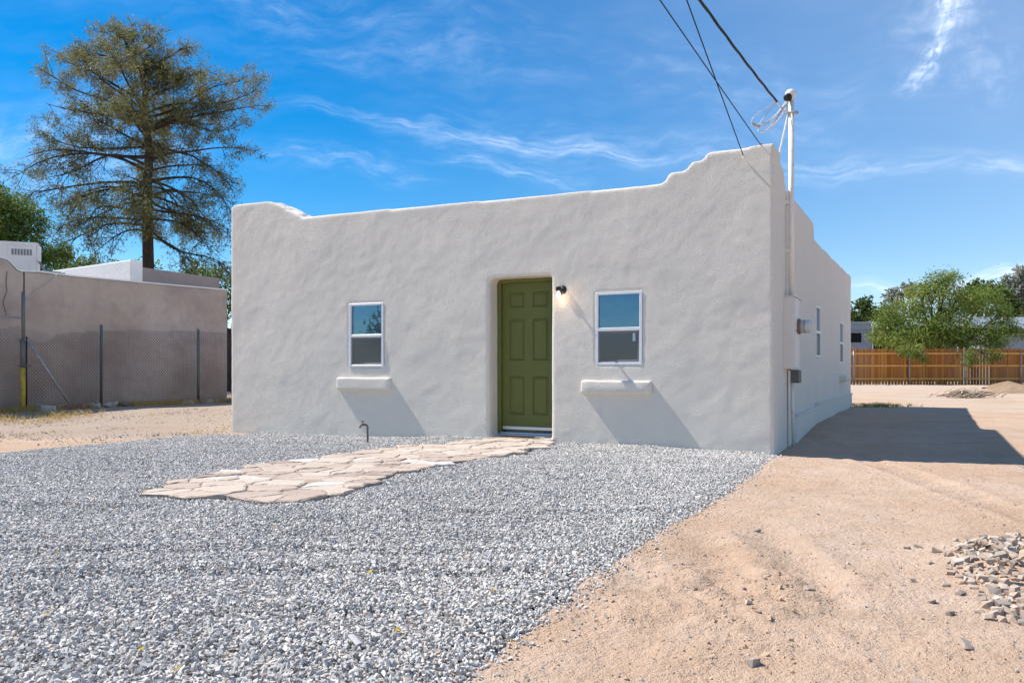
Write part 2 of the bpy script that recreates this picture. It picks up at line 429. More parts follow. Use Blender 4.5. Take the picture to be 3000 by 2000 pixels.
# ------------------------------------------------------------------ ground
GRAVEL = [(-.42, .4)] + [G(*p, .02) for p in ((1180, 2190), (1335, 1990), (1450, 1885), (1600, 1790), (1690, 1722), (1800, 1650), (2000, 1515), (2150, 1428), (2283, 1340))]
GRAVEL += [(3.2, 9.6), (-3.9, 13.4)] + [G(*p, .0) for p in ((690, 1270), (500, 1277), (300, 1302), (0, 1332))] + [(-7.6, 8.6), (-7.8, 5), (-5, .4)]
PILE_C = (2.62, 4.02)


def base_h(x, y):
    gr = .14 * sstep(9.6, 12.4, y) + .06 * sstep(13, 40, y)
    gl = -.045 * sstep(9.5, 12.5, y) * (1 - sstep(13, 16, y)) + .12 * sstep(13.5, 18, y) + .08 * sstep(20, 40, y)
    w = sstep(-3, 2.2, x)
    return gl * (1 - w) + gr * w


def ground_h(x, y, fine=True):
    x = np.asarray(x, float); y = np.asarray(y, float)
    h = base_h(x, y) + .05 * fbm(x, y, .35, 3, 5) * sstep(60, 20, y)
    if fine:
        d = np.hypot(x - 1.2, y - 4); k = sstep(14, 6, d)
        inn = np.where(inpoly(x, y, GRAVEL), np.clip(polydist(x, y, GRAVEL) / .25, 0, 1), 0)
        m = (.034 * fbm(x, y, 1.5, 4, 21) + .018 * fbm(x, y, 6, 3, 31))
        # scuffed and rutted patch in front
        sc = np.exp(-(((x - .9) / .75) ** 2 + ((y - 3.55) / .75) ** 2))
        m = m + sc * (.06 * fbm(x, y, 3.2, 3, 41) + .03 * np.clip(np.abs(fbm(x, y, 9, 3, 47)) * 3.2 - .25, -.2, .9))
        # two soft wheel ruts coming towards the camera, with tread bars
        for off in (0., .42):
            cx = 1.05 + off + (y - 4.2) * .16 + .03 * np.sin(y * 2.1)
            rr = np.exp(-((x - cx) / .11) ** 2) * sstep(3.3, 3.7, y) * sstep(5.3, 4.6, y)
            m = m - .026 * rr + .008 * rr * np.sin(y * 55 + x * 20)
            m = m + .013 * np.exp(-((x - cx - .19) / .07) ** 2) * sstep(3.3, 3.7, y) * sstep(5.3, 4.6, y)
        for (a0, a1, wd) in (((3.2, 3.0), (4.4, 13.), .13), ((4.75, 3.0), (6.0, 13.), .13)):   # long tyre tracks down the drive
            ex, ey = a1[0] - a0[0], a1[1] - a0[1]; L = math.hypot(ex, ey)
            dd = ((x - a0[0]) * ey - (y - a0[1]) * ex) / L; al = ((x - a0[0]) * ex + (y - a0[1]) * ey) / L
            rr = np.exp(-(dd / wd) ** 4); m = m - .012 * rr + .006 * rr * np.sin(al * 52 + 9 * np.abs(dd)) + .008 * np.exp(-((np.abs(dd) - .19) / .05) ** 2)
        m = m + .10 * np.exp(-(((x - PILE_C[0]) / .36) ** 2 + ((y - PILE_C[1]) / .38) ** 2))
        h = h + m * k * (1 - inn) - .02 * inn
        far = sstep(5, 9, d) * sstep(70, 25, y)
        h = h + far * (.05 * fbm(x, y, .9, 3, 61) + .02 * fbm(x, y, 3.1, 2, 67)) * (1 - inn)
    # keep the ground under the house and beside its walls even
    return h


def axis(lo, hi, step, far0, far1):
    a = list(np.arange(lo, hi, step)); s = step
    while a[-1] < far1: s *= 1.16; a.append(a[-1] + s)
    s = step; b = [lo]
    while b[-1] > far0: s *= 1.16; b.append(b[-1] - s)
    return np.array(b[:0:-1] + a)


xs = axis(-.9, 5.6, .022, -4000, 4000); ys = axis(2.2, 9.6, .024, -4000, 6000)
gx, gy = np.meshgrid(xs, ys)
gz = ground_h(gx, gy)
far_drop = sstep(100, 1500, np.hypot(gx, gy)) * 3.0
nxg, nyg = len(xs), len(ys)
gi = np.arange(nxg * nyg).reshape(nyg, nxg)
GF = np.stack([gi[:-1, :-1], gi[:-1, 1:], gi[1:, 1:], gi[1:, :-1]], -1).reshape(-1, 4)
ground = npmesh('ground', np.stack([gx, gy, gz - far_drop], -1).reshape(-1, 3), GF, M['ground'], smooth=True)
tag(ground, 'bare tan dirt ground of the yard and drive', 'ground', kind='structure')
soil = np.zeros((nyg, nxg, 4), np.float32); soil[..., 3] = 1
lm = sstep(-3.5, -5.0, gx)
soil[..., 0] = lm * sstep(10.2, 12.3, gy + .25 * (gx + 5) + 1.2 * fbm(gx, gy, .5, 3, 3)) * .7
soil[..., 1] = lm * np.clip(np.maximum(sstep(.02, .2, fbm(gx, gy, .9, 4, 77)) * .6 * sstep(14.5, 12, gy), 0), 0, 1)
soil[..., 2] = sstep(2, 6, gx) * np.clip(sstep(18, 26, gy) * (.35 + 1.2 * fbm(gx, gy, .22, 4, 91)) + sstep(.03, .25, fbm(gx, gy, .35, 4, 88)) * .6 * sstep(9, 14, gy), 0, 1)
ground.data.attributes.new('soil', 'FLOAT_COLOR', 'POINT').data.foreach_set('color', soil.reshape(-1))

# ------------------------------------------------------------------ crushed-rock templates
def rock_template(seed, npts=13, flat=.7):
    r = np.random.RandomState(seed)
    box = np.array([(a, b, c) for a in (-1, 1) for b in (-1, 1) for c in (-1, 1)], float) * .72 + r.uniform(-.34, .34, (8, 3))      # a broken block, corners knocked off
    p = np.concatenate([box, r.normal(size=(max(1, npts - 8), 3))]); p[8:] /= np.linalg.norm(p[8:], axis=1)[:, None]; npts = len(p)
    p *= r.uniform(.8, 1.05, (npts, 1)) * .76; p *= np.array([1.15, .85, flat]) * r.uniform(.85, 1.2, 3)
    bm = bmesh.new()
    for q in p: bm.verts.new(q)
    bmesh.ops.convex_hull(bm, input=bm.verts[:])
    bmesh.ops.delete(bm, geom=[v for v in bm.verts if not v.link_faces], context='VERTS')
    bmesh.ops.triangulate(bm, faces=bm.faces[:]); bmesh.ops.recalc_face_normals(bm, faces=bm.faces[:])
    bm.verts.index_update()
    V = np.array([v.co for v in bm.verts]); F = np.array([[v.index for v in f.verts] for f in bm.faces]); bm.free()
    return V, F


def rotmats(n, r, tilt):
    a = r.uniform(0, 2 * math.pi, n); b = r.normal(0, tilt, n); c = r.normal(0, tilt, n)
    Rz = np.zeros((n, 3, 3)); Rz[:, 0, 0] = np.cos(a); Rz[:, 0, 1] = -np.sin(a); Rz[:, 1, 0] = np.sin(a); Rz[:, 1, 1] = np.cos(a); Rz[:, 2, 2] = 1
    Rx = np.zeros((n, 3, 3)); Rx[:, 0, 0] = 1; Rx[:, 1, 1] = np.cos(b); Rx[:, 1, 2] = -np.sin(b); Rx[:, 2, 1] = np.sin(b); Rx[:, 2, 2] = np.cos(b)
    Ry = np.zeros((n, 3, 3)); Ry[:, 1, 1] = 1; Ry[:, 0, 0] = np.cos(c); Ry[:, 0, 2] = np.sin(c); Ry[:, 2, 0] = -np.sin(c); Ry[:, 2, 2] = np.cos(c)
    return Rx @ Ry @ Rz


def scatter_rocks(P, size, tints, r, templates, tilt=.5):
    which = r.randint(0, len(templates), len(P)); Vs, Fs, Ts = [], [], []; off = 0
    for k, (V, F) in enumerate(templates):
        ix = np.where(which == k)[0]
        if not len(ix): continue
        Rm = rotmats(len(ix), r, tilt)
        vv = np.einsum('nij,vj->nvi', Rm, V) * size[ix][:, None, None] + P[ix][:, None, :]
        n, m = len(ix), len(V)
        Vs.append(vv.reshape(-1, 3)); Fs.append((F[None] + (np.arange(n) * m)[:, None, None] + off).reshape(-1, 3))
        Ts.append(np.repeat(tints[ix], m)); off += n * m
    return np.concatenate(Vs), np.concatenate(Fs), np.concatenate(Ts)


PATH = [G(*p, .06) for p in ((1628, 1301), (1560, 1316), (1500, 1328), (1380, 1345), (1290, 1363), (1150, 1388), (1135, 1404), (1040, 1424), (1010, 1443), (960, 1452),
        (880, 1468), (770, 1476), (690, 1464), (560, 1452), (480, 1449), (415, 1443), (470, 1420), (560, 1392), (700, 1370), (780, 1350), (900, 1340), (1000, 1326), (1200, 1303), (1330, 1293), (1420, 1286), (1620, 1286))]


def bed_h(x, y):                       # surface of the gravel layer
    d = polydist(x, y, GRAVEL)
    lift = .045 * np.clip(d / .16, 0, 1) ** .6
    und = .035 * fbm(x, y, 1.1, 3, 9) + .03 * fbm(x * .55, y * 1.6, 1.7, 2, 12)
    for c, sl, a in ((3.75, .10, .020), (4.25, .06, .016), (5.5, -.03, .014), (3.05, .12, .016)):      # old wheel marks raked across the gravel
        q = y - c - sl * (x + 1) - .10 * np.sin(x * 1.3 + c); k = sstep(-.12, .12, fbm(x, y, .7, 2, int(c * 10)))
        und = und + k * a * .7 * (np.exp(-((q - .10) / .07) ** 2) - np.exp(-((q + .03) / .08) ** 2))
    return base_h(x, y) - .018 + lift + und * sstep(0, .5, d)


def make_gravel():
    r = np.random.RandomState(3)
    n0 = 950000
    x = r.uniform(-8, 3.4, n0); y = r.uniform(1.2, 13.4, n0)
    k = inpoly(x, y, GRAVEL) & (x > -.64 * y - 1.2) & ~(inpoly(x, y, PATH) & (polydist(x, y, PATH) > .05))
    lx = (x - CX) * ca - (y - CY) * sa; ly = (x - CX) * sa + (y - CY) * ca      # house-local
    k &= ~((ly > .05) & (lx < .05))
    x, y = x[k], y[k]
    dens = len(x)
    # thin, near-random layer: a few loose ones past the edge
    m = 2600; i = r.randint(0, len(GRAVEL), m); t = r.uniform(0, 1, m)
    g = np.array(GRAVEL); e0 = g[i]; e1 = g[(i + 1) % len(GRAVEL)]; q = e0 + (e1 - e0) * t[:, None] + r.normal(0, .10, (m, 2)) * (r.uniform(0, 1, (m, 1)) ** 1.5 + .15)
    ok = ((q[:, 0] - CX) * sa + (q[:, 1] - CY) * ca < .02); q = q[ok]
    x = np.r_[x, q[:, 0]]; y = np.r_[y, q[:, 1]]
    out = ~inpoly(x, y, GRAVEL)
    z = np.where(out, ground_h(x, y) + .004, bed_h(x, y) + r.uniform(-.004, .012, len(x)))
    size = np.clip(r.lognormal(-4.66, .30, len(x)), .0045, .018) * np.where(out, .8, 1)
    tint = np.clip(r.beta(1.6, 1.4, len(x)) * .97 + .12 * fbm(x, y, .8, 3, 19) * 2, 0, .98); tint[r.uniform(size=len(x)) < .035] = 1
    V, F, Tn = scatter_rocks(np.stack([x, y, z], -1), size, tint, r, [rock_template(s, 8, .68) for s in range(28)], .6)
    # bed sheet below the loose stones
    bx = np.arange(-8.2, 3.5, .09); by = np.arange(.3, 13.6, .09); X, Y = np.meshgrid(bx, by)
    ins = inpoly(X, Y, GRAVEL); Z = bed_h(X, Y) - .014; idx = np.arange(X.size).reshape(X.shape)
    q = np.stack([idx[:-1, :-1], idx[:-1, 1:], idx[1:, 1:], idx[1:, :-1]], -1).reshape(-1, 4)
    q = q[ins.ravel()[q].all(1)]
    tri = np.concatenate([q[:, [0, 1, 2]], q[:, [0, 2, 3]]]) + len(V)
    V = np.concatenate([V, np.stack([X, Y, Z], -1).reshape(-1, 3)]); F = np.concatenate([F, tri]); Tn = np.r_[Tn, np.full(X.size, .18)]
    o = npmesh('gravel', V, F, M['stone'], Tn)
    tag(o, 'loose crushed grey gravel spread over the front yard', 'gravel', kind='stuff')
    print('gravel stones', len(x), 'tris', len(F))


make_gravel()


# ------------------------------------------------------------------ flagstone path
def clip_cell(poly, p, q):            # keep the side of the bisector nearer to p
    mx, my = (p[0] + q[0]) / 2, (p[1] + q[1]) / 2; nx, ny = q[0] - p[0], q[1] - p[1]; out = []
    n = len(poly)
    for i in range(n):
        a, b = poly[i], poly[(i + 1) % n]
        da = (a[0] - mx) * nx + (a[1] - my) * ny; db = (b[0] - mx) * nx + (b[1] - my) * ny
        if da <= 0: out.append(a)
        if da * db < 0:
            t = da / (da - db); out.append((a[0] + (b[0] - a[0]) * t, a[1] + (b[1] - a[1]) * t))
    return out


def make_path():
    r = random.Random(5); pts = []
    x0, x1 = min(p[0] for p in PATH), max(p[0] for p in PATH); y0, y1 = min(p[1] for p in PATH), max(p[1] for p in PATH)
    tries = 0
    while len(pts) < 120 and tries < 40000:
        tries += 1; p = (r.uniform(x0, x1), r.uniform(y0, y1))
        if not inpoly(np.array([p[0]]), np.array([p[1]]), PATH)[0]: continue
        dmin = r.choice((.12, .18, .27, .42))
        if all(math.hypot((p[0] - q[0]) * .8, (p[1] - q[1]) * 1.3) > dmin for q in pts): pts.append(p)
    ghosts = []; n = len(PATH)
    for i in range(n):
        a, b = PATH[i], PATH[(i + 1) % n]; L = math.hypot(b[0] - a[0], b[1] - a[1]); k = max(1, int(L / .16))
        for j in range(k):
            t = (j + .5) / k; nx, ny = -(b[1] - a[1]) / L, (b[0] - a[0]) / L; w = r.uniform(.06, .13)
            for sg in (1, -1):
                g = (a[0] + (b[0] - a[0]) * t + nx * w * sg, a[1] + (b[1] - a[1]) * t + ny * w * sg)
                if not inpoly(np.array([g[0]]), np.array([g[1]]), PATH)[0]: ghosts.append(g)
    mb = MB(); slab = MB(); allp = pts + ghosts
    for p in pts:
        cell = [(p[0] - 1, p[1] - 1), (p[0] + 1, p[1] - 1), (p[0] + 1, p[1] + 1), (p[0] - 1, p[1] + 1)]
        for q in allp:
            if q is not p and math.hypot(p[0] - q[0], p[1] - q[1]) < 1.3: cell = clip_cell(cell, p, q)
        if len(cell) < 3: continue
        cx = sum(c[0] for c in cell) / len(cell); cy = sum(c[1] for c in cell) / len(cell)
        # subdivide edges for a chipped outline
        ring = []
        for i in range(len(cell)):
            a, b = cell[i], cell[(i + 1) % len(cell)]; L = math.hypot(b[0] - a[0], b[1] - a[1]); k = max(1, int(L / .045))
            for j in range(k):
                t = j / k; ring.append((a[0] + (b[0] - a[0]) * t, a[1] + (b[1] - a[1]) * t))
        sh = lambda c, d: (c[0] + (cx - c[0]) / max(.05, math.hypot(cx - c[0], cy - c[1])) * d, c[1] + (cy - c[1]) / max(.05, math.hypot(cx - c[0], cy - c[1])) * d)
        g1 = [sh(c, abs(r.gauss(.001, .006))) for c in ring]; g2 = [sh(c, .006 + r.uniform(0, .022) ** 1.0) for c in g1]
        bz = float(base_h(np.array(cx), np.array(cy))); near = sstep(8.5, 10.6, cy)
        top = bz + .060 + .0 * near + r.uniform(-.006, .008); tx, ty = r.uniform(-.025, .025), r.uniform(-.025, .025)
        zt = lambda c, dz: top + dz + (c[0] - cx) * tx + (c[1] - cy) * ty
        m = len(ring)
        vs = [(c[0], c[1], bz - .03) for c in g1] + [(c[0], c[1], zt(c, -.009 + r.uniform(-.003, .002))) for c in g1] + [(c[0], c[1], zt(c, r.uniform(-.001, .001))) for c in g2]
        fs = [(i, (i + 1) % m, (i + 1) % m + m, i + m) for i in range(m)] + [(i + m, (i + 1) % m + m, (i + 1) % m + 2 * m, i + 2 * m) for i in range(m)] + [tuple(range(2 * m, 3 * m))]
        tn = r.choice((.3, .4, .5, .55, .6, .62, .68, .7, .75, .8, 1.0, .1)) if cy < 9 else r.choice((.6, .7, .75, .8, .85, .9))
        mb.add(vs, fs, tn)
        slab.add([(c[0], c[1], bz + .052) for c in cell], [tuple(range(len(cell)))])
    o = mb.build('flagstone_path', M['flag']); tag(o, 'irregular pinkish flagstone walk leading to the green door', 'path', kind='structure')
    s = slab.build('mortar_bed', M['mortar'], o)


make_path()

# ------------------------------------------------------------------ the house
house = empty('adobe_house', (CX, CY, 0), -HA)
tag(house, 'white stucco adobe house with stepped parapets and a green front door', 'house')


def loc_fn(u, v, w): return (u, w, v)          # facade prisms: u=x, v=z, w=depth


TOPL = [(677, 606), (690, 598), (785, 588), (800, 592), (826, 604), (838, 614), (852, 618), (866, 626), (882, 636), (1200, 606), (1600, 570), (1900, 541), (1938, 537), (1950, 529), (1957, 509), (1969, 505), (2003, 500), (2015, 491),
        (2022, 476), (2032, 472), (2057, 468), (2066, 455), (2074, 445), (2087, 442), (2168, 432), (2240, 421)]
top = [fac(*p) for p in TOPL]; XL = fac(677, 600)[0]
front = [(XL, -.5), (XL, top[0][1])] + top[1:] + [(0, top[-1][1]), (0, -.5)]
hb = MB(); hb.prism(front, 0, .5, loc_fn)
sidep = [(0, -.5), (0, 3.57), (.22, 3.55), (.5, 3.49), (.74, 3.45), (.80, 3.40), (.86, 3.29), (1.0, 3.27), (3.66, 3.265), (3.70, 3.02), (10.45, 3.13), (10.45, -.5)]
hb2 = MB(); hb2.prism(sidep, -.36, 0, lambda u, v, w: (w, u, v))
lp = [(0, -.5), (0, top[0][1]), (.55, top[0][1] + .01), (.6, 3.5), (1.0, 3.45), (1.1, 3.3), (10.45, 3.1), (10.45, -.5)]
hb3 = MB(); hb3.prism(lp, XL, XL + .36, lambda u, v, w: (w, u, v))
hb3.box((XL + .02, 10.1, -.5), (-.02, 10.43, 3.1)); hb3.box((XL + .1, .2, 2.6), (-.1, 10.3, 2.8))
for i, (px, py, rr) in enumerate(((800, 602, .10), (818, 612, .09), (838, 624, .11), (862, 630, .09), (880, 641, .08), (794, 606, .12), (850, 634, .10))):
    bmi = bmesh.new(); bmesh.ops.create_icosphere(bmi, subdivisions=2, radius=rr); q = fac(px, py)
    for v in bmi.verts: v.co = Vector((v.co.x * 1.2 + q[0], v.co.y * 1.3 + .16 + .05 * (i % 3), v.co.z * .75 + q[1]))
    hb3.bm(bmi)
pl = MB()   # plinth bulges on the side wall
pl.box((-.2, 1.55, -.5), (.045, 3.70, .37)); pl.box((-.2, 3.8, -.5), (.03, 10.44, .43))
# openings
DX0 = fac(1433, 1000)[0]; DX1 = fac(1613.5, 1000)[0]; DZT = 2.225; DZB = .075
wl = [fac(*p) for p in ((1025.3, 890.3), (1123, 888), (1022.5, 1072.7), (1120.8, 1073.7))]
wr = [fac(*p) for p in ((1747.5, 857.6), (1879.9, 853.8), (1745.6, 1068), (1878.5, 1065.7))]
FW = []
for q in (wl, wr):
    FW.append(((q[0][0] + q[2][0]) / 2, (q[1][0] + q[3][0]) / 2, (q[2][1] + q[3][1]) / 2, (q[0][1] + q[1][1]) / 2))
SWN = []
for (pa, pb, ya, yb) in ((2390.5, 2404, 898, 1044.5), (2460.5, 2470, 944, 1063)):
    t0 = sid(pa, 1000)[0]; t1 = sid(pb, 1000)[0]; Ym = CY + ca * (t0 + t1) / 2
    SWN.append((t0, t1, 1 + (HOR - yb) / FPX * Ym, 1 + (HOR - ya) / FPX * Ym))
cut = MB(); cut.box((DX0, -.3, DZB), (DX1, .42, DZT))
for (a, b, c, d) in FW: cut.box((a, -.3, c), (b, .10, d))
cut2 = MB()
for (a, b, c, d) in SWN: cut2.box((-.10, a, c), (.3, b, d))


def solid(mb, name, cutter=None):
    o = mb.build(name, None)
    if cutter:
        k = cutter.build('cutter', None); md = o.modifiers.new('b', 'BOOLEAN'); md.object = k; md.operation = 'DIFFERENCE'; md.solver = 'EXACT'
        dg = bpy.context.evaluated_depsgraph_get(); me = bpy.data.meshes.new_from_object(o.evaluated_get(dg)); o.modifiers.clear(); o.data = me
        bpy.data.objects.remove(k)
    return o


parts = [solid(hb, 'fr', cut), solid(hb2, 'sd', cut2), solid(hb3, 'lf'), solid(pl, 'pl')]
bm = bmesh.new()
for o in parts: bm.from_mesh(o.data); bpy.data.objects.remove(o)
me = bpy.data.meshes.new('wall'); bm.to_mesh(me); bm.free()
wall = link('wall', me, M['stucco'], house, True)
rm = wall.modifiers.new('r', 'REMESH'); rm.mode = 'VOXEL'; rm.voxel_size = .026; rm.use_smooth_shade = True
sm = wall.modifiers.new('s', 'SMOOTH'); sm.factor = .5; sm.iterations = 7
bpy.context.view_layer.update()
dg = bpy.context.evaluated_depsgraph_get(); me = bpy.data.meshes.new_from_object(wall.evaluated_get(dg)); wall.modifiers.clear()
wall.data = me
if not me.materials: me.materials.append(M['stucco'])
nv = len(me.vertices); co = np.empty(nv * 3, np.float32); no = np.empty(nv * 3, np.float32)
me.vertices.foreach_get('co', co); me.vertices.foreach_get('normal', no); co = co.reshape(-1, 3); no = no.reshape(-1, 3)
a = co[:, 0] + co[:, 1] * .83; b = co[:, 2] + co[:, 1] * .31
dsp = .014 * fbm(a + .5 * b, b - .4 * a, .9, 2, 51) + .002 * fbm((a + b) * .6, (b - a) * 2.0, 1.3, 3, 57) + .0065 * fbm(a + .6 * b, b - .6 * a, 2.6, 3, 52) + .0025 * fbm(a, b, 11, 2, 53)
me.vertices.foreach_set('co', (co + no * dsp[:, None]).ravel().astype(np.float32)); me.update()
me.polygons.foreach_set('use_smooth', np.ones(len(me.polygons), bool))
print('wall verts', nv)


def wobble(o, amp, f=6, seed=1):
    for v in o.data.vertices:
        v.co += Vector((mnoise.noise(v.co * f + Vector((seed, 0, 0))), mnoise.noise(v.co * f + Vector((0, seed + 7, 0))), mnoise.noise(v.co * f + Vector((0, 0, seed + 13))))) * amp


def rounded_bar(lo, hi, bev, name, mt, parent, cuts=8):
    m = MB(); m.box(lo, hi, bev=bev, seg=4); o = m.build(name, mt, parent, True)
    b = bmesh.new(); b.from_mesh(o.data)
    long = [e for e in b.edges if e.calc_length() > .12]
    bmesh.ops.subdivide_edges(b, edges=long, cuts=cuts, use_grid_fill=True); b.to_mesh(o.data); b.free()
    wobble(o, .008, 5, lo[0]); o.data.polygons.foreach_set('use_smooth', np.ones(len(o.data.polygons), bool)); return o


# stucco ledges under the windows
for (p0, p1, yt, yb) in ((991, 1146, 1105.5, 1142.5), (1705, 1911, 1114, 1154)):
    x0, z1 = fac(p0, yt); x1, _ = fac(p1, yt); _, z0 = fac((p0 + p1) / 2, yb); _, z1 = fac((p0 + p1) / 2, yt)
    rounded_bar((x0, -.06, z0), (x1, .06, z1), .028, 'window_ledge', M['stucco'], house)
t0, t1 = SWN[1][0] - .1, SWN[1][1] + .12
rounded_bar((-.06, t0, .74), (.13, t1, .87), .028, 'window_ledge', M['stucco'], house)
# drip mouldings along the side wall
m = MB(); m.tube([(.05, 1.50, .385), (.055, 2.6, .392), (.05, 3.78, .40)], .014, 8); m.build('drip_moulding', M['smooth_stucco'], house, True)
m = MB(); m.tube([(.035, 3.75, .455), (.04, 6.5, .445), (.04, 8.6, .44), (.035, 10.5, .425)], .014, 8); m.build('drip_moulding', M['smooth_stucco'], house, True)


def frame_ring(mb, x0, x1, z0, z1, w, y0, y1):
    mb.box((x0, y0, z0), (x0 + w, y1, z1), bev=.004, seg=1); mb.box((x1 - w, y0, z0), (x1, y1, z1), bev=.004, seg=1)
    mb.box((x0 + w, y0 + .001, z0), (x1 - w, y1 - .001, z0 + w), bev=.004, seg=1); mb.box((x0 + w, y0 + .001, z1 - w), (x1 - w, y1 - .001, z1), bev=.004, seg=1)


def single_hung(x0, x1, z0, z1, parent, up_mat, lo_mat, sticker=False, w=.034, rot=None):
    """built in the facade frame (x, depth, z); rot turns it into the side wall"""
    T = rot or Matrix()
    def fin(mb, nm, mt, par):
        mb.v = [tuple(T @ Vector(v)) for v in mb.v]; return mb.build(nm, mt, par)
    zm = z0 + (z1 - z0) * .485
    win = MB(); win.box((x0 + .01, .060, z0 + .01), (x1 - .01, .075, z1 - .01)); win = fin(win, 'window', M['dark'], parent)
    fr = MB(); frame_ring(fr, x0 - .008, x1 + .008, z0 - .008, z1 + .008, w, -.005, .058); fin(fr, 'frame', M['vinyl'], win)
    ml = MB(); ml.box((x0 + w - .009, -.004, zm - .018), (x1 - w + .009, .052, zm + .024), bev=.004, seg=1); fin(ml, 'meeting_rail', M['vinyl'], win)
    g = MB(); g.box((x0 + w - .012, .030, zm + .022), (x1 - w + .012, .036, z1 - w + .012)); fin(g, 'upper_pane', up_mat, win)
    sr = MB(); frame_ring(sr, x0 + w - .007, x1 - w + .007, z0 + w - .007, zm - .019, .026, .012, .030); fin(sr, 'screen_frame', M['screen'], win)
    g = MB(); g.box((x0 + w + .010, .020, z0 + w + .010), (x1 - w - .010, .026, zm - .034)); fin(g, 'lower_pane', lo_mat, win)
    if sticker:
        s = MB(); s.box((x1 - w - .085, .0165, zm - .15), (x1 - w - .050, .0195, zm - .05)); fin(s, 'sticker', M['stickermat'], win)
    return win


M['stickermat'] = mat('pale_window_sticker', (.45, .6, .62), .6, .2)
single_hung(*FW[0], house, M['pane'], M['screenpane'])
single_hung(*FW[1], house, M['pane'], M['screenpane'], True)
rot = Matrix(((0, -1, 0, 0), (1, 0, 0, 0), (0, 0, 1, 0), (0, 0, 0, 1)))      # x->along y, depth-> -x
for q in SWN: single_hung(*q, house, M['sideglass'], M['screenpane'], rot=rot)


# green six-panel door in its deep reveal
def make_door():
    r0 = .262; x0, x1 = DX0 - .03, DX1 + .03; jw = .055
    fr = MB()
    fr.box((x0, r0 - .03, DZB - .02), (x0 + jw + .03, r0 + .1, DZT + .03), bev=.004, seg=1)
    fr.box((x1 - jw - .03, r0 - .03, DZB - .02), (x1, r0 + .1, DZT + .03), bev=.004, seg=1)
    fr.box((x0 + jw + .03, r0 - .028, DZT - .045), (x1 - jw - .03, r0 + .1, DZT + .03), bev=.004, seg=1)
    frame = fr.build('door_frame', M['greendoor'], house)
    dx0, dx1, dz0, dz1 = x0 + jw + .032, x1 - jw - .032, DZB + .085, DZT - .048
    Wd = dx1 - dx0; Hd = dz1 - dz0; yF = r0 + .022
    mb = MB()
    px = [(.135, .425), (.575, .865)]; pz = [(.105, .365), (.47, .755), (.83, .935)]
    xsb = sorted([0, 1] + [q for p in px for q in p]); zsb = sorted([0, 1] + [q for p in pz for q in p])
    for i in range(len(xsb) - 1):
        for j in range(len(zsb) - 1):
            a0, a1, b0, b1 = dx0 + xsb[i] * Wd, dx0 + xsb[i + 1] * Wd, dz0 + zsb[j] * Hd, dz0 + zsb[j + 1] * Hd
            if any(abs(p[0] - xsb[i]) < 1e-6 for p in px) and any(abs(p[0] - zsb[j]) < 1e-6 for p in pz):
                rings = [(0, 0), (.006, -.006), (.014, .010), (.026, .012), (.034, .003), (.045, .003)]; prev = None
                for (ins, dep) in rings:
                    c = [(a0 + ins, yF + dep, b0 + ins), (a1 - ins, yF + dep, b0 + ins), (a1 - ins, yF + dep, b1 - ins), (a0 + ins, yF + dep, b1 - ins)]
                    if prev:
                        for k in range(4): mb.quad(prev[k], prev[(k + 1) % 4], c[(k + 1) % 4], c[k])
                    prev = c
                mb.quad(*prev)
            else: mb.quad((a0, yF, b0), (a1, yF, b0), (a1, yF, b1), (a0, yF, b1))
    mb.quad((dx0, yF, dz0), (dx0, yF, dz1), (dx0, yF + .04, dz1), (dx0, yF + .04, dz0))
    bmd = bmesh.new()
    d = mb.build('door', M['greendoor'], house)
    bmd.from_mesh(d.data); bmesh.ops.remove_doubles(bmd, verts=bmd.verts[:], dist=.0005); bmesh.ops.recalc_face_normals(bmd, faces=bmd.faces[:]); bmd.to_mesh(d.data); bmd.free()
    sw = MB(); sw.box((dx0 + .005, yF - .018, dz0 + .005), (dx1 - .005, yF - .001, dz0 + .05), bev=.005, seg=2); sw.build('door_sweep', M['alu'], d)
    th = MB(); th.box((x0 + .02, r0 - .075, DZB + .005), (x1 - .02, r0 + .06, DZB + .032), bev=.01, seg=2); th.box((x0 + .02, r0 - .03, DZB + .0325), (x1 - .02, r0 + .06, DZB + .055), bev=.008, seg=2)
    th.build('threshold', M['alu'], house)
    st = rounded_bar((DX0 - .01, -.03, -.1), (DX1 + .01, r0 + .05, DZB + .004), .02, 'door_step', M['rustwood'], house)


make_door()

# ------------------------------------------------------------------ lamp by the door
lx, lz = fac(1648, 849)
lamp = empty('wall_lamp', HL(lx, 0, lz), -HA); tag(lamp, 'black wall lamp with a clear jar and lit bulb beside the green door', 'lamp')
RX = Matrix.Rotation(R(90), 4, 'X')           # lathe axis z -> -y (out of the wall)
m = MB(); m.lathe([(.0, -.02), (.056, -.02), (.058, .012), (.050, .022), (.0, .024)], RX, 28); m.build('backplate', M['black'], lamp, True)
m = MB(); m.tube([(0, -.02, 0), (0, -.10, .002), (0, -.125, .002)], .013, 10); m.build('arm', M['black'], lamp, True)
m = MB(); m.lathe([(.0, .03), (.034, .03), (.036, .022), (.036, -.02), (.0, -.02)], Matrix.Translation((0, -.125, 0)), 24); m.build('cap', M['black'], lamp, True)
m = MB(); m.lathe([(.031, -.02), (.034, -.05), (.040, -.09), (.040, -.115), (.038, -.118)], Matrix.Translation((0, -.125, 0)), 24); m.f = m.f[:-2]; m.build('glass_jar', M['jar'], lamp, True)
m = MB(); m.lathe([(.0, -.03), (.012, -.035), (.014, -.05), (.024, -.068), (.028, -.085), (.022, -.103), (.0, -.111)], Matrix.Translation((0, -.125, 0)), 20); m.build('bulb', M['bulb'], lamp, True)
bl = bpy.data.lights.new('lamp_light', 'POINT'); blo = bpy.data.objects.new('lamp_light', bl); SC.collection.objects.link(blo)
bl.energy = .35; bl.color = (1, .72, .45); bl.shadow_soft_size = .03; blo.parent = lamp; blo.location = (0, -.125, -.135)

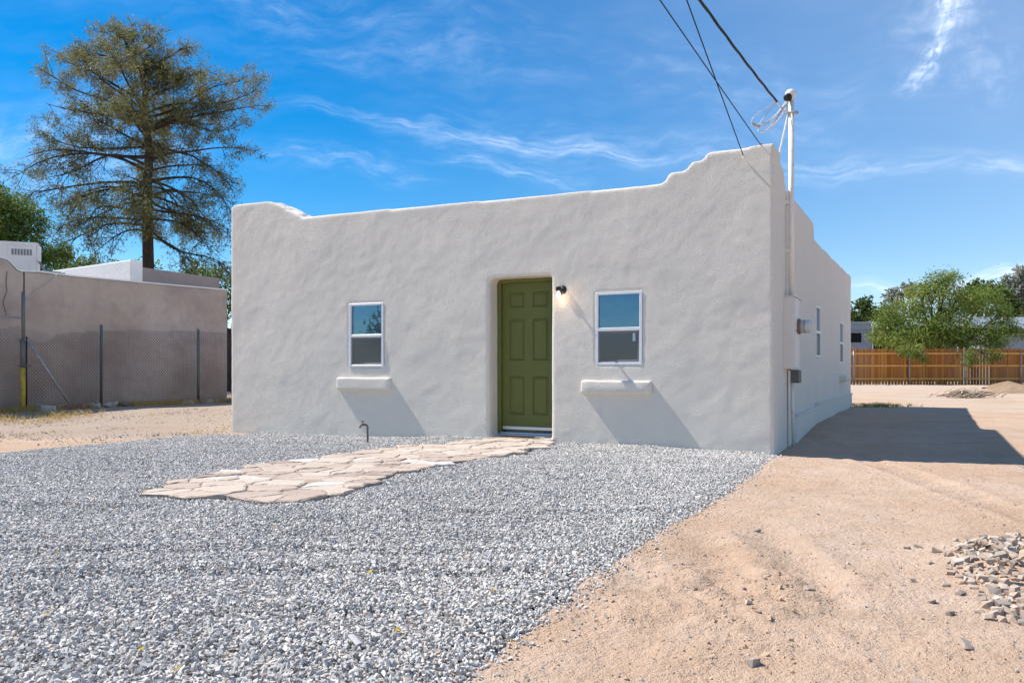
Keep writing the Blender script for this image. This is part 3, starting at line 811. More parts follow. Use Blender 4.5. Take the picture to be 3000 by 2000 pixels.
# ------------------------------------------------------------------ service mast, meter box, conduits
mz = lambda py, t: 1 + (HOR - py) / FPX * (CY + ca * t)
mast = empty('service_mast', HL(.06, .93, 1.9), -HA); tag(mast, 'tall white service mast pipe rising above the parapet with a rounded weatherhead', 'mast')
zt_ = 4.36 - 1.9
m = MB(); m.tube([(0, 0, .01), (0, 0, 1.0), (0, 0, zt_)], .034, 16); m.build('pipe', M['mastwhite'], mast, True)
wh = empty('tmp'); bpy.data.objects.remove(wh)
hood = MB(); bmh = bmesh.new(); bmesh.ops.create_uvsphere(bmh, u_segments=20, v_segments=12, radius=.068)
for v in bmh.verts:
    v.co.z *= 1.05
    if v.co.z < -.02: v.co.x *= .8; v.co.y *= .8
    v.co += Vector((-.006, -.02, zt_ + .045))
hood.bm(bmh); hood = hood.build('weatherhead', M['paintmetal'], mast, True)
m = MB(); m.lathe([(.0, -.015), (.05, -.02), (.052, -.045), (.046, -.06), (.0, -.062)], Matrix.Translation((-.03, -.045, zt_ + .02)) @ Matrix.Rotation(R(-55), 4, 'X'), 18)
m.build('wire_plate', M['black'], hood, True)
m = MB(); m.box((-.055, -.045, zt_ - .19), (.075, .045, zt_ - .165), bev=.008); m.tube([(-.075, -.01, zt_ - .178), (.085, .01, zt_ - .178)], .012, 8); m.build('clamp', M['galv'], mast)
b0 = HL(0, 0, 0)
m = MB(); m.tube([(-.035, -.02, zt_ - .19), (-.34, .42, 1.32)], .012, 8); m.build('brace_rod', M['paintmetal'], mast, True)
for q in (.55, 1.15):
    m = MB(); m.box((-.066, -.04, q), (-.02, .045, q + .05)); m.build('pipe_strap', M['mastwhite'], mast)

box = empty('meter_panel', HL(.0, .75, 1.0), -HA); tag(box, 'beige electric meter panel with a round glass meter on the side wall', 'electric panel')
bz1 = .885
m = MB(); m.box((-.02, .0, 0), (.115, .47, bz1), bev=.008, seg=2); m.box((-.02, .4705, .01), (.10, .61, bz1 - .03), bev=.006, seg=2); m.build('cabinet', M['paintmetal'], box)
m = MB(); m.box((.1155, .02, .01), (.124, .30, .46), bev=.003, seg=1); m.box((.1155, .02, .475), (.124, .30, bz1 - .015), bev=.003, seg=1); m.build('cover', M['paintmetal'], box)
m = MB(); m.box((-.01, -.008, bz1 + .0005), (.135, .62, bz1 + .012)); m.build('rain_lip', M['paintmetal'], box)
RY = Matrix.Rotation(R(90), 4, 'Y')
MT = Matrix.Translation((.115, .30, .53)) @ RY
mt = MB(); mt.lathe([(.0, .0), (.098, .0), (.098, .035), (.09, .04), (.0, .04)], MT, 28); mt = mt.build('meter', M['rust'], box, True)
m = MB(); m.lathe([(.082, .03), (.083, .15), (.074, .165), (.0, .166)], MT, 28); m.build('meter_glass', M['glassjar'], mt, True)
m = MB(); m.lathe([(.0845, .075), (.0845, .1), (.084, .101)], MT, 28); m.f = m.f[:-2]; m.build('meter_band', M['galv'], mt, True)
m = MB(); m.box((.02, .33, -.17), (.13, .43, -.012), bev=.008); m.box((.025, .45, -.18), (.125, .60, -.018), bev=.008); m.build('junction_box', M['grayplastic'], box)
gz_ = -1.03
m = MB(); m.tube([(.04, .38, -.17), (.042, .40, -.5), (.05, .46, gz_)], .019, 10); m.build('conduit', M['mastwhite'], box, True)
m = MB(); m.tube([(.03, .52, -.17), (.03, .53, -.45), (.035, .55, -.64)], .014, 10); m.build('conduit', M['mastwhite'], box, True)
m = MB(); m.box((.005, .26, -.98), (.03, .34, -.02), bev=.006); m.build('channel', M['paintmetal'], box)


# ------------------------------------------------------------------ overhead wires
def sag(a, b, n, s):
    return [a.lerp(b, i / n) - Vector((0, 0, s * 4 * (i / n) * (1 - i / n))) for i in range(n + 1)]


x_, z_ = fac(2225, 425); A1 = HL(x_, .06, z_ + .02)
x_, z_ = fac(2180, 460); A2 = HL(x_, -.03, z_)
def far_end(px, py, Y, A, k):          # a point past the frame along the run
    q = W(px, py, Y); return A + (q - A) * k
B1 = far_end(1947, 0, 6.4, A1, 6); B2 = far_end(2016, 0, 6.6, A2, 6)
m = MB(); m.tube(sag(A1, B1, 60, .10), .006, 6, False); w1 = m.build('overhead_cable', M['wire'], None, True)
tag(w1, 'thin black cable running from an eye bolt on top of the right parapet', 'cable', 'black cables from the parapet')
m = MB(); m.box((A1.x - .02, A1.y - .02, A1.z - .05), (A1.x + .02, A1.y + .02, A1.z + .012), bev=.006); m.build('eye_bolt', M['galv'], w1)
m = MB(); m.tube(sag(A2, B2, 60, .06), .006, 6, False); w2 = m.build('overhead_cable', M['wire'], None, True)
tag(w2, 'thin black cable anchored on the front face below the right parapet', 'cable', 'black cables from the parapet')
m = MB(); m.tube([A2 + Vector((.0, .03, -.01)), A2 + Vector((0, -.03, .0))], .012, 8); m.build('anchor_hook', M['mastwhite'], w2)
# twisted service drop with its loops at the weatherhead
hd = HL(.06, .93, 4.36) + Vector((-.02, -.05, .02)); J = W(2276, 298, 9.75)
E = far_end(2097, 0, 7.4, J, 5); base = sag(J, E, 260, .32)
drop = MB()
for k in range(3):
    pts = []
    for i, p in enumerate(base):
        t = i * .2 + k * 2.094; d = .009; pts.append(p + Vector((math.cos(t) * d, 0, math.sin(t) * d)))
    drop.tube(pts, .0068, 6, False)
dr = drop.build('service_drop', M['wire'], None, True); tag(dr, 'thick twisted service drop cable coming down to the weatherhead', 'cable')
lo = MB()
def bez(a, b, c, d, n=18):
    return [a * (1 - t) ** 3 + b * 3 * t * (1 - t) ** 2 + c * 3 * t * t * (1 - t) + d * t ** 3 for t in [i / n for i in range(n + 1)]]
K1 = W(2208, 366, 9.7); K2 = W(2228, 388, 9.72); H1 = W(2302, 298, 9.85); H2 = W(2307, 300, 9.88)
for (a, b, c, d, r_) in ((J, W(2220, 330, 9.7), W(2190, 350, 9.65), K1, .006), (J, W(2250, 330, 9.7), W(2222, 360, 9.65), K2 + Vector((-.03, 0, .05)), .006),
                        (K1, W(2240, 368, 9.65), W(2270, 350, 9.7), H1, .008), (K1 + Vector((.06, 0, -.02)), W(2245, 378, 9.65), W(2285, 330, 9.7), H1 + Vector((.01, 0, 0)), .007),
                        (K2, W(2255, 390, 9.65), W(2280, 340, 9.7), H2, .008), (K2 + Vector((-.03, 0, .03)), W(2225, 395, 9.65), W(2275, 385, 9.7), H2 + Vector((.02, 0, .01)), .007)):
    lo.tube(bez(a, b, c, d), r_, 6, False)
lo = lo.build('wire_loops', M['alwire'], dr, True)
m = MB(); m.tube([K1 + Vector((-.02, 0, .01)), K1 + Vector((.07, 0, -.03))], .02, 8); m.build('splice_connector', M['galv'], dr)
m = MB(); m.tube([J, W(2292, 322, 9.85), HL(.03, .92, 4.2)], .010, 6, False); m.build('messenger_grip', M['alwire'], dr, True)

# ------------------------------------------------------------------ standpipe tap in the gravel
gx0, gy0 = G(1077, 1306, .0)
tap = empty('standpipe_tap', (gx0, gy0, 0)); tag(tap, 'short rusty standpipe with a brass garden tap standing in the gravel', 'tap')
m = MB(); m.tube([(0, 0, -.1), (0, 0, .23), (-.004, 0, .262), (-.02, 0, .275), (-.05, 0, .277)], [.013] * 3 + [.015] * 2, 10); m.build('pipe', M['rust'], tap, True)
m = MB(); m.tube([(-.045, 0, .277), (-.075, 0, .275), (-.095, -.005, .255), (-.10, -.008, .235)], [.016, .014, .012, .014], 10); m.build('spout', M['rust'], tap, True)
m = MB(); m.tube([(-.062, 0, .285), (-.068, 0, .315)], .006, 8); m.lathe([(0, .315), (.02, .315), (.022, .32), (.02, .326), (0, .326)], Matrix.Translation((-.068, 0, 0)), 12); m.build('handle', M['rust'], tap, True)


# ------------------------------------------------------------------ left neighbour
def neighbour():
    P0 = Vector((-10.9, 17.65)); P1 = Vector((-7.83, 22.1)); d = (P1 - P0).normalized(); n = Vector((d.y, -d.x))     # n: towards us
    A = P0 - d * 1.55; L = (P1 - A).length; ang = math.atan2(d.y, d.x)
    h = empty('neighbour_house', (A.x, A.y, 0), ang); tag(h, 'taupe stucco flat roofed house with a curved parapet left of the drive', 'house')
    def topz(px, py):                   # height of a pixel on this wall: returns (along, z)
        u = (px - 1500) / FPX; t = (u * A.y - A.x) / (d.x - u * d.y); return t, 1 + (HOR - py) / FPX * (A.y + t * d.y)
    prof = [topz(-60, 748), topz(0, 752), topz(20, 757), topz(32, 768), topz(48, 786), topz(60, 792), topz(120, 795), topz(200, 806), topz(400, 824), topz(667, 848)]
    prof = [(0, prof[0][1] + .02)] + prof[1:-1] + [(L, prof[-1][1])]
    prof = [(0, -.5)] + prof + [(L, -.5)]
    # local frame: x along the wall, y into the building (left/back), z up
    mb = MB(); mb.prism(prof, 0, .35, lambda u, v, w: (u, w, v)); mb.box((0, .351, -.5), (.35, 9, prof[1][1])); mb.box((L - .35, .351, -.5), (L, 9, prof[-2][1])); mb.box((.351, .352, -.5), (L - .351, 8.9, 2.7))
    o = mb.build('wall', M['taupe'], h)
    b = bmesh.new(); b.from_mesh(o.data)
    bmesh.ops.subdivide_edges(b, edges=[e for e in b.edges if e.calc_length() > .3 and abs((e.verts[0].co - e.verts[1].co).normalized().x) > .7], cuts=14); bmesh.ops.bevel(b, geom=[e for e in b.edges if e.is_manifold and e.calc_face_angle() > .9 and max(v.co.z for v in e.verts) > 2], offset=.04, segments=2, affect='EDGES')
    b.to_mesh(o.data); b.free(); wobble(o, .02, 1.3)
    # white coated cap showing along the top
    cap = MB(); c0 = prof[1:-1]
    for (a, b_) in zip(c0[:-1], c0[1:]): cap.quad((a[0], -.004, a[1] + .012), (b_[0], -.004, b_[1] + .012), (b_[0], .36, b_[1] + .014), (a[0], .36, a[1] + .014))
    for (a, b_) in zip(c0[:-1], c0[1:]): cap.quad((a[0], -.006, a[1] - .022), (b_[0], -.006, b_[1] - .018), (b_[0], -.006, b_[1] + .012), (a[0], -.006, a[1] + .012))
    cp = cap.build('roof_edge', M['roofwhite'], h); wobble(cp, .012, 5)
    # raised white parapet across the roof with a grey side parapet behind it
    inv = Matrix.Rotation(-ang, 3, 'Z')
    def lc(px, py, Y):
        p = W(px, py, Y) - Vector((A.x, A.y, 0)); return inv @ p
    q = lc(384, 760, 21.4)
    rp = MB(); rp.box((q.x, q.y, 2.6), (q.x + .34, q.y + 6.5, q.z), bev=.03); rp = rp.build('roof_parapet', M['roofwhite'], h); wobble(rp, .02, 1.7)
    def run_end(px):                   # where a line along the building at depth q.y crosses a sight line
        u = (px - 1500) / FPX; yy = q.y + .03; ox = A.x - yy * d.y; oy = A.y + yy * d.x; t = (u * oy - ox) / (d.x - u * d.y); return t, oy + t * d.y
    e0, Y0 = run_end(397); e1, Y1 = run_end(643); zb = 1 + (HOR - 783) / FPX * Y0; q3 = Vector((e1, 0, 1 + (HOR - 815) / FPX * Y1))
    gp = MB(); gp.prism([(q.x + .342, 2.6), (q.x + .342, zb + .02), (q3.x, q3.z), (q3.x, 2.6)], q.y + .03, q.y + .33, lambda u, v, w: (u, w, v)); gp.build('side_parapet', M['gray_stucco'], h)
    # crack lines and stray wire
    ck = MB(); t, _ = topz(70, 900); ck.box((t - .012, -.012, .1), (t + .012, .002, topz(70, 796)[1])); ck.build('expansion_joint', M['dark2'], h)
    cw = MB(); cw.tube([(topz(20, 795)[0], -.014, topz(20, 795)[1]), (topz(17, 830)[0], -.012, topz(20, 830)[1]), (topz(20, 850)[0], -.012, topz(20, 850)[1]), (topz(8, 885)[0], -.012, topz(8, 885)[1]), (topz(18, 925)[0], -.012, topz(18, 925)[1])], .006, 5); cw.build('crack', M['dark2'], h)
    sw = MB(); ends = [topz(165, 800), topz(150, 825), topz(110, 850), topz(75, 878)]
    sw.tube([(e[0], -.05, e[1]) for e in ends], .008, 6); sw.build('loose_wire', M['alwire'], h, True)
    return h, A, ang


M['dark2'] = mat('crack_dark', (.09, .07, .06), .95, .1)  # dark tone of the crack and joint lines
nb, nA, nang = neighbour()

# rooftop cooler
acp = W(52, 790, 20.2); ac = empty('rooftop_cooler', (acp.x, acp.y, 2.68), R(24)); tag(ac, 'white metal rooftop cooling unit with louvre slots on the neighbouring roof', 'cooling unit')
zc = W(52, 712, 20.2).z - 2.68; zb0 = .3
m = MB(); m.box((-.85, 0, .25), (.40, .8, zc), bev=.015); m.build('cabinet', M['acmetal'], ac)
m = MB(); m.box((-.87, -.02, zc - .03), (.43, .82, zc + .03), bev=.01); m.build('lid', M['acmetal'], ac)
m = MB(); m.box((.401, .05, zc - .42), (.47, .4, zc - .04), bev=.01); m.build('corner_box', M['acmetal'], ac)
for k in range(7):
    m = MB(); x0 = -.13 + k * .066; m.box((x0, -.026, zc - .30), (x0 + .040, -.002, zc - .15)); m.build('louvre_slot', M['acgrille'], ac)
m = MB(); m.box((-.84, -.012, zc - .62), (-.62, .004, zc - .08)); m.build('grille', M['acgrille'], ac)
m = MB(); m.box((-.22, -.014, .3), (.36, -.001, zc - .06), bev=.004, seg=1); m.build('access_panel', M['acmetal'], ac)
for (a, b) in ((-.8, .05), (.3, .05), (-.8, .7), (.3, .7)):
    m = MB(); m.box((a, b, .0), (a + .06, b + .06, .26)); m.build('leg', M['galv'], ac)
m = MB(); m.tube([(.43, .3, zc - .4), (.55, .2, zc - .6), (.60, .0, zc - .68), (.95, -.1, zc - .72)], .03, 8); m.tube([(.42, .2, zc - .7), (.7, .0, zc - .74), (1.05, -.05, zc - .74)], .035, 8); m.build('pipe', M['galv'], ac, True)


# ------------------------------------------------------------------ chain link fence
def chain_fence():
    F0 = W(68, 1200, 17.3); F1 = W(297, 1190, 18.85); F2 = W(581, 1180, 20.9); F3 = W(676, 1178, 21.9)
    h = empty('chain_link_fence', (F0.x, F0.y, float(ground_h(F0.x, F0.y)))); tag(h, 'sagging chain link fence on thin posts before the taupe wall', 'fence')
    z0 = h.location.z
    def post(P, h0, r, nm='post'):
        g = float(ground_h(P.x, P.y)); m = MB(); m.tube([(P.x - F0.x, P.y - F0.y, g - .2 - z0), (P.x - F0.x, P.y - F0.y, h0 - z0)], r, 10); return m.build(nm, M['oldsteel'], h, True)
    zz = lambda py, Y: 1 + (HOR - py) / FPX * Y
    post(F1, zz(951, F1.y), .034); post(F2, zz(964, F2.y), .032)
    # stretches of woven wire
    def net(P, Q, t0, t1, name, bot=.05, sagf=None):
        L = (Q.xy - P.xy).length; d = (Q - P); d.z = 0; d.normalize(); m = MB(); p = .072; n = int(L / p) + 1
        off = Vector((d.y, -d.x, 0)) * .03
        for i in range(-1, n + 1):
            for sgn in (0, 1):
                pts = []; j = 0
                while True:
                    s = (i + (.5 if j % 2 else float(sgn))) * p + p * .25; z = bot + j * p * .5
                    if s < 0: s = 0
                    if s > L: s = L
                    b = P + d * s; g = float(base_h(b.x, b.y)); tp = t0 + (t1 - t0) * s / L - (sagf(s / L) if sagf else 0)
                    if g + z > tp: break
                    wv = .03 * math.sin(s * 2.3 + z * 1.7)
                    pts.append(b + off * (1 + (.25 if j % 2 else -.25)) - F0 + Vector((0, wv, g + z - z0 + F0.z - b.z))); j += 1
                if len(pts) > 1: m.tube([(q.x, q.y, q.z) for q in pts], 0.0040, 3, False)
        return m.build(name, M['mesh'], h, fixn=False)
    net(F0, F1, zz(985, F0.y), zz(975, F1.y), 'wire_mesh', sagf=lambda t: .20 * math.exp(-((t - .22) / .16) ** 2) - .05)
    net(F1, F2, zz(966, F1.y), zz(968, F2.y), 'wire_mesh'); net(F2, F3, zz(969, F2.y), zz(972, F3.y), 'wire_mesh')
    m = MB(); a = W(80, 995, 17.35); b = W(213, 1199, 18.0); b.z = float(ground_h(b.x, b.y)) - .02
    m.tube([a - F0 + Vector((0, 0, F0.z - z0)), b - F0 + Vector((0, 0, F0.z - z0))], .022, 8); m.build('brace', M['galv'], h, True)
    # gate post: thin tube above, thick sleeve, yellow foot
    g0 = empty('gate_post', (F0.x, F0.y, z0)); tag(g0, 'tall grey steel gate post with a worn yellow lower half', 'post')
    lz = lambda py: zz(py, F0.y) - z0
    m = MB(); m.tube([(0, 0, lz(1000)), (0, 0, lz(855))], .036, 12); m.build('upper_tube', M['oldsteel'], g0, True)
    m = MB(); m.tube([(-.01, 0, lz(1076)), (-.01, 0, lz(992))], .052, 12); m.build('sleeve', M['oldsteel'], g0, True)
    m = MB(); m.tube([(-.01, 0, -.2), (-.01, 0, lz(1076.3))], .056, 12); m.build('yellow_foot', M['yellow'], g0, True)
    m = MB(); m.tube([(.055, .03, .0), (.055, .03, lz(985))], .014, 8); m.build('hinge_rod', M['black'], g0, True)
    m = MB(); m.box((-.07, -.07, lz(1073)), (.17, .02, lz(1069))); m.build('hinge', M['oldsteel'], g0)
    m = MB(); m.box((-.065, -.06, lz(998)), (.06, .05, lz(994))); m.build('hinge', M['oldsteel'], g0)
    # gate leaf running out of the picture to the left
    gt = empty('chain_link_gate', (F0.x, F0.y, z0)); tag(gt, 'chain link gate leaf hung left of the yellow footed post', 'gate')
    end = W(-160, 1230, 15.6); end.z = F0.z; dd = end - F0
    q = lambda t, z: (dd.x * t, dd.y * t, z)
    m = MB(); m.tube([q(.03, lz(931)), q(1, lz(931))], .022, 8); m.build('top_rail', M['galv'], gt, True)
    m = MB(); L = dd.xy.length; p = .072; n = int(L / p); topm = lz(948)
    for i in range(1, n):
        for sgn in (0, 1):
            pts = []; j = 0
            while .06 + j * p * .5 < topm - .1 * math.exp(-((i / n - .25) / .2) ** 2):
                s = (i + (.5 if j % 2 else float(sgn))) * p; pts.append(q(min(1, s / L), .06 + j * p * .5)); j += 1
            m.tube(pts, 0.0040, 3, False)
    m.build('wire_mesh', M['mesh'], gt, fixn=False)
    return F0, F1, F2, F3


FPTS = chain_fence()


# ------------------------------------------------------------------ individual rocks
def rock_proto(name, seed, mt, npts=16, flat=.7, tint=.5):
    V, F = rock_template(seed, npts, flat)
    o = npmesh(name, V, F, mt, np.full(len(V), tint)); return o


def put_rock(proto, x, y, s, r, label, group=None, dz=0.0, sink=.25, cat='rock', z=None):
    o = proto.copy(); SC.collection.objects.link(o)
    o.location = (x, y, (float(ground_h(x, y)) if z is None else z) + s * .55 - s * sink + dz)
    o.scale = (s * r.uniform(.85, 1.2), s * r.uniform(.85, 1.15), s * r.uniform(.8, 1.1)); o.rotation_euler = (r.uniform(-.4, .4), r.uniform(-.4, .4), r.uniform(0, 6.28))
    tag(o, label, cat, group); return o


r_ = random.Random(21)
RP = [rock_proto('rock', 100 + i, M['heaprock'], 9, .8, t) for i, t in enumerate((.05, .2, .35, .45, .5, .6, .7, .8, .9, 1.0, .15, .55))]
heap_poly = [G(*p, .03) for p in ((2775, 1622), (2790, 1600), (2850, 1578), (2885, 1566), (2960, 1556), (3050, 1558), (3065, 1650), (3065, 1760), (3040, 1800), (2950, 1800), (2880, 1765), (2855, 1720), (2820, 1690), (2780, 1665))]
pts = []; k = 0
while len(pts) < 250 and k < 60000:
    k += 1; x = r_.uniform(1.9, 3.6); y = r_.uniform(3.0, 5.0)
    ins = inpoly(np.array([x]), np.array([y]), heap_poly)[0]
    if not ins: continue
    dd = polydist(np.array([x]), np.array([y]), heap_poly)[0]
    if all(math.hypot(x - a, y - b) > .028 + .008 * (s / .03) for a, b, s in pts):
        pts.append((x, y, r_.choice((.018, .022, .026, .028, .031, .035)) * (1 if dd > .08 else .9)))
for (x, y, s) in pts:
    put_rock(r_.choice(RP), x, y, s, r_, 'broken grey and tan rock in the loose heap at the right edge of the dirt', 'rocks in the heap', sink=.2)
for (x, y, s) in pts[:50]:
    if polydist(np.array([x]), np.array([y]), heap_poly)[0] > .1:
        put_rock(r_.choice(RP), x + .02, y + .015, s * .9, r_, 'broken grey and tan rock in the loose heap at the right edge of the dirt', 'rocks in the heap', dz=.04, sink=.2)
loose = [(2690, 1590, 14), (2660, 1593, 12), (2746, 1615, 16), (2778, 1630, 14), (2723, 1645, 13), (2676, 1688, 15), (2772, 1703, 16), (2815, 1730, 18), (2732, 1745, 14), (2785, 1780, 17), (2870, 1778, 16), (2893, 1795, 20), (2934, 1800, 16), (2972, 1798, 22), (2820, 1700, 16), (2800, 1576, 12), (2840, 1576, 14), (2888, 1568, 12)]
for (px, py, hs) in loose:
    x, y = G(px, py, .02); s = hs / FPX * y
    put_rock(r_.choice(RP), x, y, s, r_, 'small rock lying loose on bare dirt beside the rock heap', 'loose rocks beside the heap')
for p in RP: bpy.data.objects.remove(p)
one = rock_proto('rock', 333, M['heaprock'], 22, .75, .3); x, y = G(2712, 1992, .02); put_rock(one, x, y, .055, r_, 'largest tan rock, half buried at the bottom edge of the dirt'); bpy.data.objects.remove(one)
one = rock_proto('rock', 334, M['heaprock'], 14, .3, .2); x, y = G(2832, 1872, .02); put_rock(one, x, y, .035, r_, 'flat grey green stone alone on the dirt below the rock heap'); bpy.data.objects.remove(one)
for (px, py, s, tn, lb) in ((2218, 1545, .028, .0, 'dark grey stone alone on the sand right of the gravel edge'), (2372, 1712, .03, .3, 'upright brown stone in the scuffed sand'), (2192, 1760, .022, .95, 'small white stone in the scuffed sand'), (2210, 1925, .030, .1, 'dark stone near the bottom of the sandy drive')):
    one = rock_proto('rock', int(px), M['heaprock'], 12, .7, tn); x, y = G(px, py, .01); put_rock(one, x, y, s, r_, lb); bpy.data.objects.remove(one)

# rubble along the foot of the chain link fence
RB = [rock_proto('rubble_rock', 200 + i, M['rubble'], 11, .7, t) for i, t in enumerate((.1, .3, .5, .6, .8, 1.0, .4))]
F0, F1, F2, F3 = FPTS
for i in range(74):
    t = r_.uniform(.02, 1.0); p = F0.lerp(F3, t); off = r_.gauss(.28, .16); d = (F3 - F0).normalized(); x = p.x + d.y * off; y = p.y - d.x * off
    put_rock(r_.choice(RB), x, y, r_.choice((.05, .07, .09, .11, .13)), r_, 'dusty brown rock in the row at the foot of the chain link fence', 'rocks along the fence foot')
for p in RB: bpy.data.objects.remove(p)
p = W(142, 1232, 16.6); m = MB(); m.box((-.13, -.1, 0), (.13, .1, .2), bev=.03); o = m.build('concrete_block', M['darkrock'])
o.location = (p.x, p.y, float(ground_h(p.x, p.y)) - .03); o.rotation_euler = (.05, .06, .4); wobble(o, .02, 6)
o.data.attributes.new('tint', 'FLOAT', 'POINT').data.foreach_set('value', np.full(len(o.data.vertices), 1.0, np.float32)); tag(o, 'pale squarish concrete lump below the chain link fence', 'block')
p = W(221, 1214, 17.6); m = MB(); m.box((-.2, -.1, 0), (.2, .1, .13), bev=.02); o = m.build('brick', mat('old_red_brick', (.30, .16, .12), .95, .1, [(9, .5, (.22, .14, .12))]))
o.location = (p.x, p.y, float(ground_h(p.x, p.y)) - .02); o.rotation_euler = (.05, -.08, .15); wobble(o, .012, 7); tag(o, 'reddish brick at the foot of the leaning fence brace', 'brick')


# ------------------------------------------------------------------ dry grass, pebbles and twigs
def blades(P, h, w, r, lean=.5, tint=None):
    n = len(P); a = r.uniform(0, 6.283, n); l = r.normal(0, lean, (n, 2)); hh = h * r.uniform(.5, 1.3, n)
    dx = np.cos(a) * w / 2; dy = np.sin(a) * w / 2
    V = np.zeros((n, 4, 3)); V[:, 0] = P; V[:, 1] = P; V[:, 0, 0] -= dx; V[:, 0, 1] -= dy; V[:, 1, 0] += dx; V[:, 1, 1] += dy
    tip = P.copy(); tip[:, 0] += l[:, 0] * hh; tip[:, 1] += l[:, 1] * hh; tip[:, 2] += hh
    mid = (P + tip) / 2; mid[:, 2] += hh * .12
    V[:, 2] = tip; V[:, 3] = mid
    V[:, 3, 0] -= dx * .7; V[:, 3, 1] -= dy * .7
    return V.reshape(-1, 3), np.arange(n * 4).reshape(-1, 4), np.repeat(r.uniform(0, 1, n) if tint is None else tint, 4)


def grass():
    r = np.random.RandomState(31); n = 6500
    t = r.uniform(-.25, 1.0, n); off = np.abs(r.normal(.1, .33, n)); d = np.array((F3 - F0).normalized())
    x = F0.x + (F3.x - F0.x) * t + d[1] * off; y = F0.y + (F3.y - F0.y) * t - d[0] * off
    k = fbm(x, y, 1.3, 3, 4) + .12 * (t < .25) > -.02; x, y = x[k], y[k]
    n2 = 2600; x2 = r.uniform(-10.5, -4.6, n2); y2 = r.uniform(10.8, 16.5, n2); k = (fbm(x2, y2, .8, 3, 6) > .10) & ~inpoly(x2, y2, GRAVEL); x2, y2 = x2[k], y2[k]
    n3 = 1500; x3 = r.uniform(-11.2, -8.3, n3); y3 = 15.6 + r.normal(0, .5, n3); k = fbm(x3, y3, 1.6, 3, 8) > -.05; x3, y3 = x3[k], y3[k]
    gx_ = np.r_[x, x2, x3]; gy_ = np.r_[y, y2, y3]; h = np.r_[np.full(len(x), .11), np.full(len(x2), .05), np.full(len(x3), .10)]
    V, F, Tn = blades(np.stack([gx_, gy_, ground_h(gx_, gy_) - .005], -1), h, .010, r, .6)
    tag(npmesh('dry_grass', V, F, M['drygrass'], Tn), 'yellow dry grass along the fence foot and the left drive', 'grass', kind='stuff')
    # weeds at the far corner of the house and by the step
    n = 500; x = HL(.25, 10.5).x + r.normal(.3, .35, n); y = HL(.25, 10.4).y + r.normal(0, .3, n)
    V, F, Tn = blades(np.stack([x, y, ground_h(x, y)], -1), np.full(n, .08), .012, r, .7)
    n = 40; q = HL((DX0 + DX1) / 2 + .22, -.04); x = q.x + r.normal(0, .03, n); y = q.y + r.normal(0, .015, n)
    V2, F2, T2 = blades(np.stack([x, y, np.full(n, .055)], -1), np.full(n, .05), .006, r, .7, np.full(n, 1.))
    tag(npmesh('weeds', np.r_[V, V2], np.r_[F, F2 + len(V)], M['leaf_feather'], np.r_[Tn * .9, T2 * .6]), 'short green weeds at the house corner and doorstep', 'weeds', kind='stuff')


grass()


